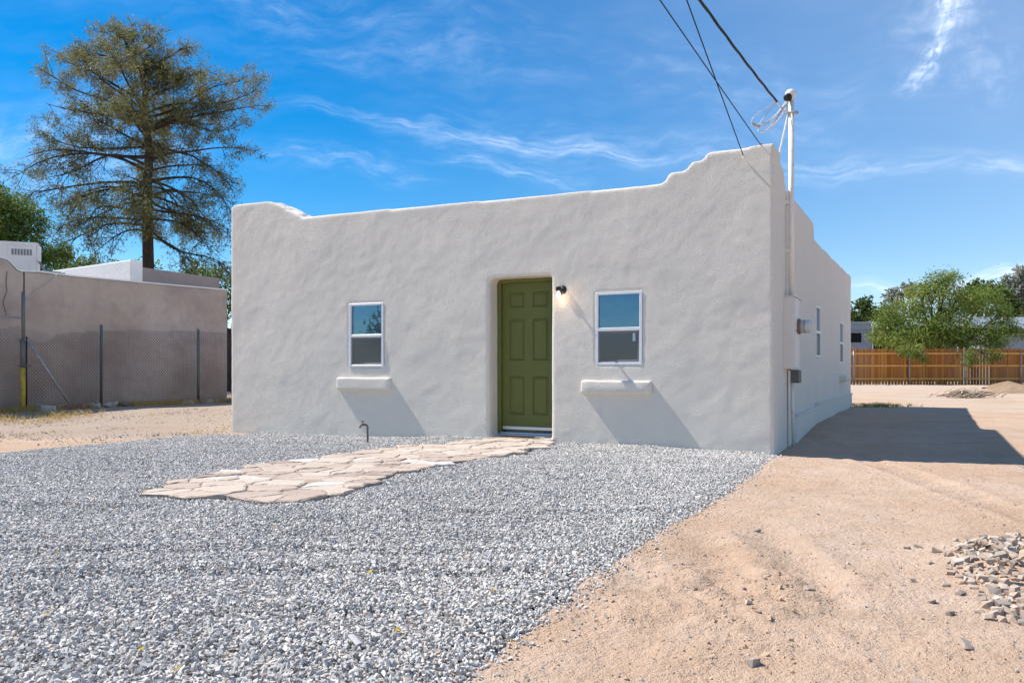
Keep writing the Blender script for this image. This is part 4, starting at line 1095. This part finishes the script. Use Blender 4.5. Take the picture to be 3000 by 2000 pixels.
def litter():
    r = np.random.RandomState(41)
    n = 14000; x = r.uniform(-.5, 6.5, n); y = 2.3 + 10.5 * r.uniform(0, 1, n) ** 1.4
    k = ~inpoly(x, y, GRAVEL) & (x < .66 * y + .4) & (((x - CX) * ca - (y - CY) * sa > .1) | ((x - CX) * sa + (y - CY) * ca < 0)); x, y = x[k], y[k]
    size = np.clip(r.lognormal(-5.75, .5, len(x)), .0015, .013)
    V, F, Tn = scatter_rocks(np.stack([x, y, ground_h(x, y) + size * .2], -1), size, np.clip(r.normal(.25, .3, len(x)), 0, 1), r, [rock_template(300 + s, 9, .7) for s in range(10)], .6)
    n = 4500; x2 = r.uniform(-11, -4.3, n); y2 = r.uniform(10.5, 17.5, n); k = ~inpoly(x2, y2, GRAVEL); x2, y2 = x2[k], y2[k]; s2 = np.clip(r.lognormal(-4.6, .4, len(x2)), .004, .025)
    V2, F2, T2 = scatter_rocks(np.stack([x2, y2, ground_h(x2, y2)], -1), s2, np.clip(r.normal(.3, .25, len(x2)), 0, 1), r, [rock_template(400 + s, 9, .7) for s in range(8)], .6)
    tag(npmesh('pebbles', np.r_[V, V2], np.r_[F, F2 + len(V)], M['rock'], np.r_[Tn, T2]), 'scattered pebbles over the dirt drive', 'pebbles', kind='stuff')
    n = 1300; x = r.normal(.9, .6, n); y = r.normal(3.5, .6, n); k = ~inpoly(x, y, GRAVEL) & (y > 2.1) & (fbm(x, y, 3.2, 3, 41) > -.02); x, y = x[k], y[k]
    n = 400; x3 = r.uniform(-.2, 4, n); y3 = r.uniform(2.3, 6, n); k = ~inpoly(x3, y3, GRAVEL); x = np.r_[x, x3[k]]; y = np.r_[y, y3[k]]
    s3 = np.clip(r.lognormal(-5.2, .55, len(x)), .002, .020)
    V, F, _ = scatter_rocks(np.stack([x, y, ground_h(x, y)], -1), s3, np.zeros(len(x)), r, [rock_template(500 + s, 12, .7) for s in range(10)], .6)
    tag(npmesh('dirt_clods', V, F, M['clod']), 'crumbled dry dirt clods in the scuffed sand', 'clods', kind='stuff')
    n = 1100; y = 2.3 + 10 * r.uniform(0, 1, n) ** 1.5; x = r.uniform(-.6, 6.5, n)
    k = ~inpoly(x, y, GRAVEL) & (x < .66 * y + .4) & ((x - CX) * ca - (y - CY) * sa > .1); k |= ~inpoly(x, y, GRAVEL) & (y < 8) & (x < .66 * y + .4)
    x, y = x[k], y[k]; n = len(x); a = r.uniform(0, 6.283, n); L = r.uniform(.008, .03, n) * (1 + (r.uniform(size=n) > .97) * 2.5); w = r.uniform(.0008, .002, n); z = ground_h(x, y) + .004
    dx, dy = np.cos(a), np.sin(a); V = np.zeros((n, 4, 3)); 
    for i, (s, q) in enumerate(((-1, -1), (1, -1), (1, 1), (-1, 1))):
        V[:, i, 0] = x + dx * L * .5 * s - dy * w * q; V[:, i, 1] = y + dy * L * .5 * s + dx * w * q; V[:, i, 2] = z + (s > 0) * .006 + (q > 0) * .001
    tag(npmesh('straw_litter', V.reshape(-1, 3), np.arange(n * 4).reshape(-1, 4), M['twig'], np.repeat(r.uniform(0, 1, n), 4)), 'tiny straws and twigs strewn over the sand', 'litter', kind='stuff')


litter()


def fence_litter():
    r = np.random.RandomState(77); n = 1500; x = r.uniform(17, 27, n); y = 39.75 - np.abs(r.normal(0, .35, n)); k = fbm(x, y, .9, 3, 15) > -.06; x, y = x[k], y[k]
    s = np.clip(r.lognormal(-3.6, .5, len(x)), .01, .08)
    V, F, T = scatter_rocks(np.stack([x, y, ground_h(x, y)], -1), s, r.uniform(0, .9, len(x)), r, [rock_template(600 + i, 10, .4) for i in range(8)], .4)
    tag(npmesh('fence_litter', V, F, M['darkrock'], T), 'dark leaves and rubble lying along the foot of the board fence', 'litter', kind='stuff')


fence_litter()

# yellow leaves on the gravel, one grey tile shard
lf = MB(); lf.add([(-.022, 0, .004), (0, -.012, .0), (.024, 0, .008), (0, .012, .001), (-.01, -.011, .01), (.01, .012, .011)], [(0, 4, 1), (0, 1, 3), (1, 2, 3), (2, 5, 3)])
lf = lf.build('fallen_leaf', M['yellowleaf'], fixn=False)
for i, (px, py) in enumerate(((1085, 1670), (580, 1545), (1160, 1842), (412, 1905), (521, 1960), (805, 1548), (1445, 1730), (1365, 1636), (135, 1800), (168, 1615))):
    o = lf if i == 0 else lf.copy()
    if i: SC.collection.objects.link(o)
    x, y = G(px, py, .05); o.location = (x, y, float(bed_h(np.array(x), np.array(y))) + .022); o.rotation_euler = (r_.uniform(-.5, .5), r_.uniform(-.5, .5), r_.uniform(0, 6)); o.scale = (.8,) * 3
    tag(o, 'small curled yellow leaf lying on the grey gravel', 'leaf', 'yellow leaves on the gravel')
m = MB(); a = [(math.sin(t) * .035, .035 * math.cos(t) - .02) for t in [(-1 + i * .25) * .9 for i in range(9)]]
m.prism([(p[0], p[1]) for p in a] + [(p[0] * .85, p[1] - .008) for p in a[::-1]], -.06, .06, lambda u, v, w: (u, w, v)); x, y = G(1042, 1875, .05)
o = m.build('tile_shard', mat('grey_pink_tile', (.47, .44, .44), .8, .2)); o.location = (x, y, float(bed_h(np.array(x), np.array(y))) + .02); o.rotation_euler = (.25, .1, .7); o.scale = (.55,) * 3; tag(o, 'small smooth curved grey tile shard half sunk in the gravel', 'shard')


# ------------------------------------------------------------------ back yard
def wood_fence():
    Y = 40.0; x0, x1 = -5.0, 33.0
    zg = .2; h = empty('board_fence', (16.9, Y, zg)); tag(h, 'long orange cedar board fence with steel posts at the back of the yard', 'fence')
    r = np.random.RandomState(8); m = MB(); x = x0 - 16.9; bw = .132
    while x < x1 - 16.9:
        gap = r.choice((.018, .024, .03, .036)); hh = 1.80 + r.normal(0, .012); c = .025; tn = float(np.clip(r.normal(.5, .25), 0, 1)); d = r.uniform(-.003, .003)
        m.prism([(x, .02), (x + bw, .02), (x + bw, hh - c), (x + bw - c, hh), (x + c, hh), (x, hh - c)], d, d + .018, lambda u, v, w: (u, w, v)); m.tint += [tn] * 12
        x += bw + gap
    m.build('boards', M['fencewood'], h)
    posts = [2499, 2655, 2818, 2987]; sp = 163 / FPX * Y
    px0 = W(2499, 1100, Y).x - 16.9
    for zr in (.30, .95, 1.56):
        m = MB(); x = x0 - 16.9
        m.box((x0 - 16.9, -.045, zr - .04), (x1 - 16.9, -.008, zr + .045)); m.build('rail', M['fencerail'], h)
    for k in range(-3, 7):
        m = MB(); xx = px0 + k * sp; m.tube([(xx, -.08, -.3), (xx, -.08, 1.68)], .032, 10); m.build('post', M['galv'], h, True)


wood_fence()


def dirt_pile(px, py, Y, rad, ht, seed, label):
    p = W(px, py, Y); g = .19; n = 40; r = np.random.RandomState(seed)
    xs_ = np.linspace(-1, 1, n); X, Yy = np.meshgrid(xs_, xs_); d = np.hypot(X, Yy); ang = np.arctan2(Yy, X)
    dd = d * (1 + .14 * np.sin(ang * 3 + seed) + .1 * np.sin(ang * 5 + 2 * seed)); H = ht * np.clip(1 - dd ** 1.15, -.08, 1) + .06 * fbm(X + seed, Yy, 3, 4, seed) * (d < 1)
    idx = np.arange(n * n).reshape(n, n); F = np.stack([idx[:-1, :-1], idx[:-1, 1:], idx[1:, 1:], idx[1:, :-1]], -1).reshape(-1, 4)
    keep = (d.ravel()[F].min(1) < 1.0); F = F[keep]
    o = npmesh('dirt_pile', np.stack([X * rad * 1.25, Yy * rad, H], -1).reshape(-1, 3), F, M['pile'], smooth=True); o.location = (p.x, Y, g - .03)
    tag(o, label, 'dirt pile', 'brown dirt piles in the back yard')


dirt_pile(2953, 1170, 33.0, .80, .34, 1, 'farther, narrower brown dirt pile just in front of the board fence')
dirt_pile(2975, 1185, 27.5, .85, .32, 2, 'nearer, wider brown dirt pile at the right edge of the yard')


def brush_pile():
    c = W(2820, 1180, 23.0); g = float(ground_h(c.x, c.y)); r = random.Random(4); m = MB()
    for i in range(240):
        x = r.gauss(0, .33); y = r.gauss(0, .2); z = abs(r.gauss(0, .07)); a = r.gauss(0, .6); L = r.uniform(.1, .45); e = r.gauss(.1, .25)
        b = Vector((x, y, z)); t = b + Vector((math.cos(a) * L, math.sin(a) * L, abs(math.sin(e)) * L)); mid = b.lerp(t, .5) + Vector((0, 0, r.uniform(-.02, .05)))
        m.tube([b, mid, t], [.009, .007, .003] if r.random() < .8 else [.018, .014, .008], 4, True, r.random())
    o = m.build('brush_pile', M['twig'], fixn=False); o.location = (c.x, c.y, g); tag(o, 'low pile of dry cut branches lying on the back yard dirt', 'brush pile')


brush_pile()


def far_house():
    Y = 50.0; a = W(2300, 944, Y); b = W(2552, 944, Y); h = empty('far_house', (a.x, Y, .2)); tag(h, 'blue grey stucco house with a dark window seen over the board fence', 'house')
    zt = a.z - .2; wx = b.x - a.x
    m = MB(); m.box((0, 0, -.2), (wx, 6, zt)); m.box((-.02, -.05, zt - .12), (wx + .03, 6.03, zt + .03), bev=.03); m.box((0, -.035, zt - .62), (wx, -.001, zt - .50)); m.build('wall', M['bluegrey'], h)
    q0 = W(2440, 975, Y); q1 = W(2523, 1003, Y)
    w = MB(); w.box((q0.x - a.x, -.02, q1.z - .2), (q1.x - a.x, .04, q0.z - .2)); w = w.build('window', M['dark'], h)
    f = MB(); x0, x1, z0, z1 = q0.x - a.x, q1.x - a.x, q1.z - .2, q0.z - .2
    frame_ring(f, x0 - .08, x1 + .08, z0 - .08, z1 + .08, .08, -.06, -.021); f.build('window_frame', M['bluegrey'], w)
    m = MB(); m.tube([(wx + .05, -.08, 0), (wx + .05, -.08, zt - .35)], .05, 8); m.box((wx - .02, -.2, zt - .35), (wx + .22, .02, zt - .12), bev=.02); m.build('downpipe', M['acmetal'], h)
    # carport joined to it: dark open bays under a white edge
    c0 = W(2556, 958, Y + 1.2); c1 = W(2908, 958, Y + 1.2)
    cp = empty('carport', (c0.x, Y + 1.2, .2)); tag(cp, 'dark open carport with a thin white roof edge behind the big mesquite', 'carport'); cw = c1.x - c0.x; cz = c0.z - .2
    m = MB(); m.box((-.1, -.2, cz - .1), (cw, 5, cz + .02)); m.build('roof', M['acmetal'], cp)
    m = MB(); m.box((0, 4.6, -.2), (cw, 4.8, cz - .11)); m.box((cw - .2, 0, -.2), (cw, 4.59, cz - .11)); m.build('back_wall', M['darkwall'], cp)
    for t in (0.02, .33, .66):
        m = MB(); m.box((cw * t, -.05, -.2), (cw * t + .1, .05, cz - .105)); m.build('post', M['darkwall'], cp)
    Y2 = 47.0; d0 = W(2900, 936, Y2); d1 = W(3200, 936, Y2)
    k = empty('far_shed', (d0.x, Y2, .2)); tag(k, 'blue grey outbuilding with a low sloped roof at the far right', 'shed'); kw = d1.x - d0.x; kz = W(0, 968, Y2).z - .2
    m = MB(); m.box((0, 0, -.2), (kw, 5, kz - .02)); m.build('wall', M['bluegrey'], k)
    m = MB(); m.prism([(-.3, kz - .05), (5, W(0, 934, Y2 + 5).z - .2), (5, W(0, 934, Y2 + 5).z - .08), (-.3, kz + .07)], -.25, kw + .3, lambda u, v, w: (w, u, v)); m.build('roof', M['slate'], k)
    m = MB(); m.box((1.0, -.03, .9), (2.1, .02, 1.9)); m.build('window', M['dark'], k)


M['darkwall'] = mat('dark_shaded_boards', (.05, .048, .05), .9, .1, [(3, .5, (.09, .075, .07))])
M['slate'] = mat('slate_grey_roof', (.20, .23, .28), .9, .1, [(5, .5, (.27, .30, .34))])
far_house()


# ------------------------------------------------------------------ trees
def leaf_quads(P, L, w, r, d0=None, spread=1.0, droop=0.0):
    n = len(P); d = r.normal(size=(n, 3)) * spread
    if d0 is not None: d = d + d0
    d[:, 2] -= droop; d /= np.linalg.norm(d, axis=1)[:, None] + 1e-9
    q = np.cross(d, r.normal(size=(n, 3))); q /= np.linalg.norm(q, axis=1)[:, None] + 1e-9
    LL = (L * r.uniform(.6, 1.4, n))[:, None]; ww = (w * r.uniform(.7, 1.3, n))[:, None]
    V = np.zeros((n, 4, 3)); V[:, 0] = P; V[:, 1] = P + d * LL * .45 + q * ww; V[:, 2] = P + d * LL; V[:, 3] = P + d * LL * .55 - q * ww
    return V.reshape(-1, 3)


def curve3(a, b, r, wob, n, droop=0.0, up=0.0):
    pts = []; L = (b - a).length; o1 = Vector((r.gauss(0, 1), r.gauss(0, 1), r.gauss(0, 1))) * wob * L; o2 = Vector((r.gauss(0, 1), r.gauss(0, 1), r.gauss(0, 1))) * wob * L
    for i in range(n + 1):
        t = i / n; p = a.lerp(b, t) + o1 * math.sin(math.pi * t) * .5 + o2 * math.sin(2 * math.pi * t) * .25; p.z += up * L * math.sin(math.pi * t); pts.append(p)
    return pts


def build_tree(name, loc, trunk_mb, V, T, bark, leaf, label, cat='tree', group=None):
    o = empty(name, loc); tag(o, label, cat, group)
    trunk_mb.build('trunk', bark, o, True, fixn=False)
    V = np.asarray(V); npmesh('crown', V, np.arange(len(V)).reshape(-1, 4), leaf, np.repeat(T, 4), o)
    return o


def pine():
    r = random.Random(2); nr = np.random.RandomState(2); Y = 32.0
    cp = lambda x, y, dy=0.: W(x / 1.845, y / 1.845, Y + dy) + Vector((0, 0, 0))
    base = Vector((W(433, 800, Y).x, Y, .1))
    tp = [base, cp(802, 1440), cp(797, 1200), cp(795, 1000), cp(810, 800), cp(775, 620), cp(785, 500), cp(760, 380), cp(705, 290), cp(665, 190), cp(660, 140)]
    tr = [.26, .215, .20, .185, .16, .13, .11, .085, .06, .035, .015]
    L = lambda p: p - base
    tb = MB(); tb.tube([L(p) for p in tp], tr, 12)
    def trunk_at(py):                  # point on the trunk at a picture height
        ys = [1570, 1440, 1200, 1000, 800, 620, 500, 380, 290, 160, 110]
        for i in range(10):
            if ys[i] >= py >= ys[i + 1]: return tp[i].lerp(tp[i + 1], (ys[i] - py) / (ys[i] - ys[i + 1])), tr[i] + (tr[i + 1] - tr[i]) * (ys[i] - py) / (ys[i] - ys[i + 1])
        return tp[-1], .02
    limbs = [(640, 220, 400), (560, 330, 330), (600, 420, 280), (700, 250, 560), (800, 300, 760), (850, 90, 850), (930, 60, 940), (1000, 120, 1040), (1040, 330, 1120), (900, 200, 960), (1130, 400, 1210), (1220, 330, 1320), (1250, 480, 1390), (1190, 300, 1240),
             (430, 980, 240), (500, 1130, 390), (620, 1440, 480), (700, 1430, 570), (640, 1300, 440), (760, 1360, 800), (870, 1290, 1000), (980, 1240, 1120), (1130, 1240, 1240), (1230, 1230, 1440), (1250, 1010, 1480), (930, 1200, 900), (1060, 1180, 1060), (720, 1320, 690), (1180, 1140, 1350),
             (290, 560, 120), (230, 640, 110), (330, 440, 270), (300, 890, 170), (250, 800, 160), (200, 690, 120), (360, 560, 250), (400, 900, 330), (700, 1200, 560), (800, 480, 640), (620, 520, 470), (540, 1000, 440)]
    LV, LT = [], []
    def needles(P, d, n, s):
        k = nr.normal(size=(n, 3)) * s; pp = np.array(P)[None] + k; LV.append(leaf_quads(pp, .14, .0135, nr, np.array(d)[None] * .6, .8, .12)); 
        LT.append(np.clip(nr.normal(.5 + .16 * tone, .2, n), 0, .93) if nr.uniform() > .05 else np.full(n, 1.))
    todo = []
    for (by, tx, ty) in limbs:
        tx += 45 * (tx < 250) - 45 * (tx > 1300)
        if ty < 300: ty += 55 * (300 - ty) / 190
        todo.append((by, cp(tx, ty, r.uniform(-1.6, 1.6))))
    for i in range(34):                # limbs towards and away from us
        by = r.uniform(330, 1230); a, _ = trunk_at(by); k = math.sin(min(1, (1500 - by) / 1100 * 1.0) * 2.6) * .5 + .55; ln = r.uniform(2.2, 4.4) * k * (.6 if by < 450 else 1)
        th = r.choice((1, -1)) * r.uniform(.9, 2.25); rise = (by < 700) * r.uniform(.0, .3) - (by > 900) * r.uniform(.1, .45)
        todo.append((by, a + Vector((math.cos(th) * ln * .8, math.sin(th) * ln, rise * ln))))
    for (by, tip) in todo:
        a, tr_ = trunk_at(by); ln = (tip - a).length; low = by > 850
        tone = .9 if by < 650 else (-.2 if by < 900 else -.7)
        pts = curve3(a, tip, r, .10, 10, up=.10 if low else .02); r0 = min(tr_ * .5, .028 + .009 * ln)
        tb.tube([L(p) for p in pts], [r0 * (1 - .85 * i / 10) for i in range(11)], 6, False)
        ns = int(5 + ln * 2.7)
        for k in range(ns):
            t = r.uniform(.22 if not low else .35, 1.0); i = min(9, int(t * 10)); p = pts[i].lerp(pts[i + 1], t * 10 - i); d = (pts[i + 1] - pts[i]).normalized()
            sl_ = (.55 + .24 * ln) * (1.1 - .6 * t) * r.uniform(.6, 1.2)
            sd = (d * r.uniform(.3, 1.0) + Vector((r.gauss(0, .6), r.gauss(0, .6), r.gauss(-.12 if low else .18, .4)))).normalized()
            e = p + sd * sl_; e.z -= .25 * sl_ if low else 0
            sp = curve3(p, e, r, .07, 5); tb.tube([L(q) for q in sp], [.016, .013, .011, .009, .006, .004], 4, False)
            for j in range(int(3 + sl_ * 5)):
                tt = r.uniform(.25, 1.0); ii = min(4, int(tt * 5)); q = sp[ii].lerp(sp[ii + 1], tt * 5 - ii)
                dv = (sd * .7 + Vector((r.gauss(0, .7), r.gauss(0, .7), r.gauss(-.1, .6)))).normalized(); tl = r.uniform(.18, .45); e2 = q + dv * tl
                if r.random() < .55: tb.tube([L(q), L(e2)], [.006, .003], 3, False)
                nn = 13 if not low else 7
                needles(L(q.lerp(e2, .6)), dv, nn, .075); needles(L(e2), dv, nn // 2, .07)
    V = np.concatenate(LV); T = np.concatenate(LT); print('pine needles', len(T), 'branch faces', len(tb.f))
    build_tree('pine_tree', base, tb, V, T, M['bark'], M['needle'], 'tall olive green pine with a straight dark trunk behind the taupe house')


pine()


def clump_tree(name, seed, base, fork, clumps, bark, leaf, label, per=1600, L=.14, w=.03, droop=.2, spread=1., tr=.16, group=None, fringe=.35, hollow=.2, stems=1):
    """clumps: list of (centre Vector, radius Vector); a limb goes to each and carries its leaves"""
    r = random.Random(seed); nr = np.random.RandomState(seed); tb = MB(); base = Vector(base); LV, LT = [], []
    forks = []
    for s in range(stems):
        off = Vector((r.uniform(-.3, .3), r.uniform(-.3, .3), 0)) * (stems > 1); f = Vector(fork) + Vector((r.uniform(-1, 1), r.uniform(-.6, .6), r.uniform(-.4, .4))) * (stems > 1)
        p = curve3(base + off, f, r, .05, 6); tb.tube([q - base for q in p], [tr * (1 - .45 * i / 6) / (stems ** .4) for i in range(7)], 8, False); forks.append(f)
    for (c, rad) in clumps:
        f = min(forks, key=lambda q: (q - c).length); p = curve3(f, c, r, .08, 6, up=.05); tb.tube([q - base for q in p], [tr * .45 * (1 - .8 * i / 6) for i in range(7)], 6, False)
        vol = (rad[0] * rad[1] * rad[2]) ** (1 / 3); n = int(per * vol ** 2)
        nsub = max(5, int(14 * vol)); tips = []
        for k in range(nsub):
            u = nr.normal(size=3); u /= np.linalg.norm(u); q = np.array(c) + u * np.array(rad) * r.uniform(.45, 1.0 + fringe * .4); tips.append(q)
            tb.tube([p[4] - base, p[6].lerp(Vector(q), .5) - base + Vector((0, 0, .05)), Vector(q) - base], [tr * .12, tr * .07, .006], 4, False)
        tips = np.array(tips); pick = nr.randint(0, nsub, n)
        pos = tips[pick] * (1 - hollow) + np.array(c) * hollow + nr.normal(size=(n, 3)) * np.array(rad) * .30
        # thin sprays outward at the edge
        d0 = pos - np.array(c); d0 /= np.linalg.norm(d0, axis=1)[:, None] + 1e-6
        LV.append(leaf_quads(pos - np.array(base), L, w, nr, d0 * .5, spread, droop)); LT.append(np.clip(nr.normal(.5, .22, n) + nr.normal(0, .14, nsub)[pick], 0, 1))
    V = np.concatenate(LV); T = np.concatenate(LT); print(name, 'leaves', len(T))
    return build_tree(name, base, tb, V, T, bark, leaf, label, group=group)


Yl = 27.0
wc = lambda px, py, Y, rx, rz, ry=None: (W(px, py, Y), Vector((rx / FPX * Y, (ry or rx) / FPX * Y, rz / FPX * Y)))
clump_tree('feathery_tree', 51, (W(-40, 1180, Yl).x, Yl, .1), W(-20, 850, Yl),
           [wc(-60, 640, Yl, 90, 70), wc(40, 620, Yl - .4, 70, 55), wc(90, 660, Yl, 50, 40), wc(20, 700, Yl, 80, 50), wc(110, 740, Yl, 60, 40), wc(170, 745, Yl + .6, 40, 35), wc(60, 765, Yl - .5, 60, 35), wc(-60, 740, Yl, 80, 60), wc(10, 575, Yl, 50, 35)],
           M['greybark'], M['leaf_feather'], 'feathery green tree at the left edge behind the rooftop cooler', per=4600, L=.13, w=.022, droop=.3)
Yb = 44.0
clump_tree('bushy_tree', 52, (W(480, 1100, Yb).x, Yb, .2), W(480, 900, Yb),
           [wc(230, 790, Yb, 70, 40), wc(330, 800, Yb, 60, 40), wc(420, 800, Yb + 1, 50, 30), wc(560, 810, Yb + 1, 60, 40), wc(640, 830, Yb, 50, 50), wc(660, 900, Yb, 40, 50)],
           M['greybark'], M['leaf_feather'], 'low green bushy tree showing beneath the pine branches', per=900, L=.2, w=.05)
Ym = 41.6
clump_tree('mesquite_tree', 53, (W(2755, 1120, Ym).x, Ym, .2), W(2750, 1000, Ym),
           [wc(2600, 930, Ym, 55, 35), wc(2660, 900, Ym, 60, 45), wc(2730, 860, Ym, 60, 45), wc(2700, 960, Ym - .6, 70, 45), wc(2800, 900, Ym, 70, 60), wc(2870, 890, Ym + .5, 60, 55), wc(2930, 930, Ym, 50, 45),
            wc(2790, 970, Ym - .8, 60, 40), wc(2870, 975, Ym - .8, 65, 40), wc(2620, 990, Ym - .8, 50, 30), wc(2665, 1025, Ym - 2.3, 45, 22, 30), wc(2930, 1000, Ym - 1.2, 50, 25), wc(2970, 975, Ym, 40, 25), wc(2750, 820, Ym, 30, 28), wc(2790, 812, Ym + .3, 28, 22), wc(2700, 850, Ym + .3, 30, 24),
            wc(2845, 1040, Ym - 2.4, 22, 36, 18), wc(2700, 1045, Ym - 2.3, 16, 20, 16), wc(2900, 1040, Ym - 2.3, 40, 18, 18), wc(2590, 960, Ym, 30, 25), wc(2750, 990, Ym - .9, 55, 30), wc(2760, 940, Ym - .6, 55, 40), wc(2580, 990, Ym - .5, 35, 22), wc(2820, 1000, Ym - 1., 50, 25)],
           M['greybark'], M['leaf_mesq'], 'wide light green mesquite with drooping sprays hanging over the board fence', per=2150, L=.17, w=.023, droop=.35, tr=.17, stems=3)
Yf = 64.0
clump_tree('leafy_tree', 54, (W(2530, 1110, Yf).x, Yf, .2), W(2530, 980, Yf), [wc(2500, 930, Yf, 35, 28), wc(2530, 905, Yf, 28, 26), wc(2570, 920, Yf, 35, 25), wc(2600, 935, Yf, 30, 22), wc(2470, 940, Yf, 40, 30)],
           M['greybark'], M['leaf_dark'], 'rounded mid green tree behind the blue grey house', per=620, L=.34, w=.10, tr=.3)
clump_tree('sparse_tree', 55, (W(2640, 1110, Yf - 4).x, Yf - 4, .2), W(2645, 960, Yf - 4), [wc(2610, 860, Yf - 4, 20, 16), wc(2640, 850, Yf - 4, 18, 16), wc(2655, 835, Yf - 4, 16, 14), wc(2675, 850, Yf - 4, 18, 16), wc(2620, 885, Yf - 4, 22, 16)],
           M['greybark'], M['leaf_grey'], 'thin dark grey leaved tree top left of the mesquite crown', per=560, L=.32, w=.08, tr=.2)
clump_tree('leafy_tree', 56, (W(2880, 1110, Yf).x, Yf, .2), W(2880, 960, Yf), [wc(2870, 850, Yf, 40, 24), wc(2910, 860, Yf, 40, 26), wc(2845, 880, Yf, 40, 30), wc(2940, 870, Yf, 30, 28), wc(2960, 910, Yf, 35, 30)],
           M['greybark'], M['leaf_dark'], 'dense green tree rising behind the right half of the mesquite', per=620, L=.34, w=.10, tr=.3)
clump_tree('eucalyptus_tree', 57, (W(3010, 1110, Yf + 4).x, Yf + 4, .2), W(3005, 960, Yf + 4), [wc(2955, 830, Yf + 4, 20, 24), wc(2945, 880, Yf + 4, 16, 24), wc(2985, 800, Yf + 4, 20, 16), wc(2985, 830, Yf + 4, 26, 22), wc(3010, 815, Yf + 4, 30, 22), wc(2970, 870, Yf + 4, 24, 26), wc(3000, 890, Yf + 4, 30, 30), wc(3040, 850, Yf + 4, 40, 40), wc(2985, 930, Yf + 4, 26, 20)],
           M['greybark'], M['leaf_grey'], 'pale grey green eucalyptus at the right edge of the picture', per=700, L=.32, w=.07, droop=.5, tr=.3)
# tree over the road that the panes mirror
clump_tree('street_tree', 58, (-16.5, 3.0, 0), (-16.5, 3.0, 1.8), [(Vector((-16.5, 3.0, 3.2)), Vector((1.5, 1.5, 1.1))), (Vector((-16, 4.2, 2.4)), Vector((1, 1, .8))), (Vector((-17, 2, 2.5)), Vector((1, 1, .9)))],
           M['greybark'], M['leaf_dark'], 'green street tree mirrored in the left front window', per=700, L=.22, w=.06)

# utility pole and lines far off
Yp = 72.0; a = W(2591, 878, Yp); up = empty('utility_pole', (a.x, Yp, .2)); tag(up, 'dark wooden utility pole far behind the mesquite', 'utility pole')
m = MB(); m.tube([(0, 0, -.2), (0, 0, a.z - .2)], [.17, .13], 10); m.build('pole', M['pole'], up, True)
for zz_ in (885, 893, 900):
    zq = W(0, zz_, Yp).z - .2; m = MB(); m.tube([Vector((0, 0, zq)) + Vector((-t * 30, t * 8, -1.2 * 4 * t * (1 - t))) for t in [i / 20 for i in range(21)]], .02, 5, False); m.build('power_line', M['wire'], up)
# low yard wall closing the gap between the two houses
g0 = W(640, 1100, 30); m = MB(); m.box((-3, 0, -.2), (3.5, .2, 2.3)); m.box((-3.02, -.02, 2.3), (3.52, .22, 2.36)); o = m.build('yard_wall', M['darkwall']); o.location = (g0.x, 30, .15); tag(o, 'low dark wall seen in the gap between the two houses', 'wall')
print('done')
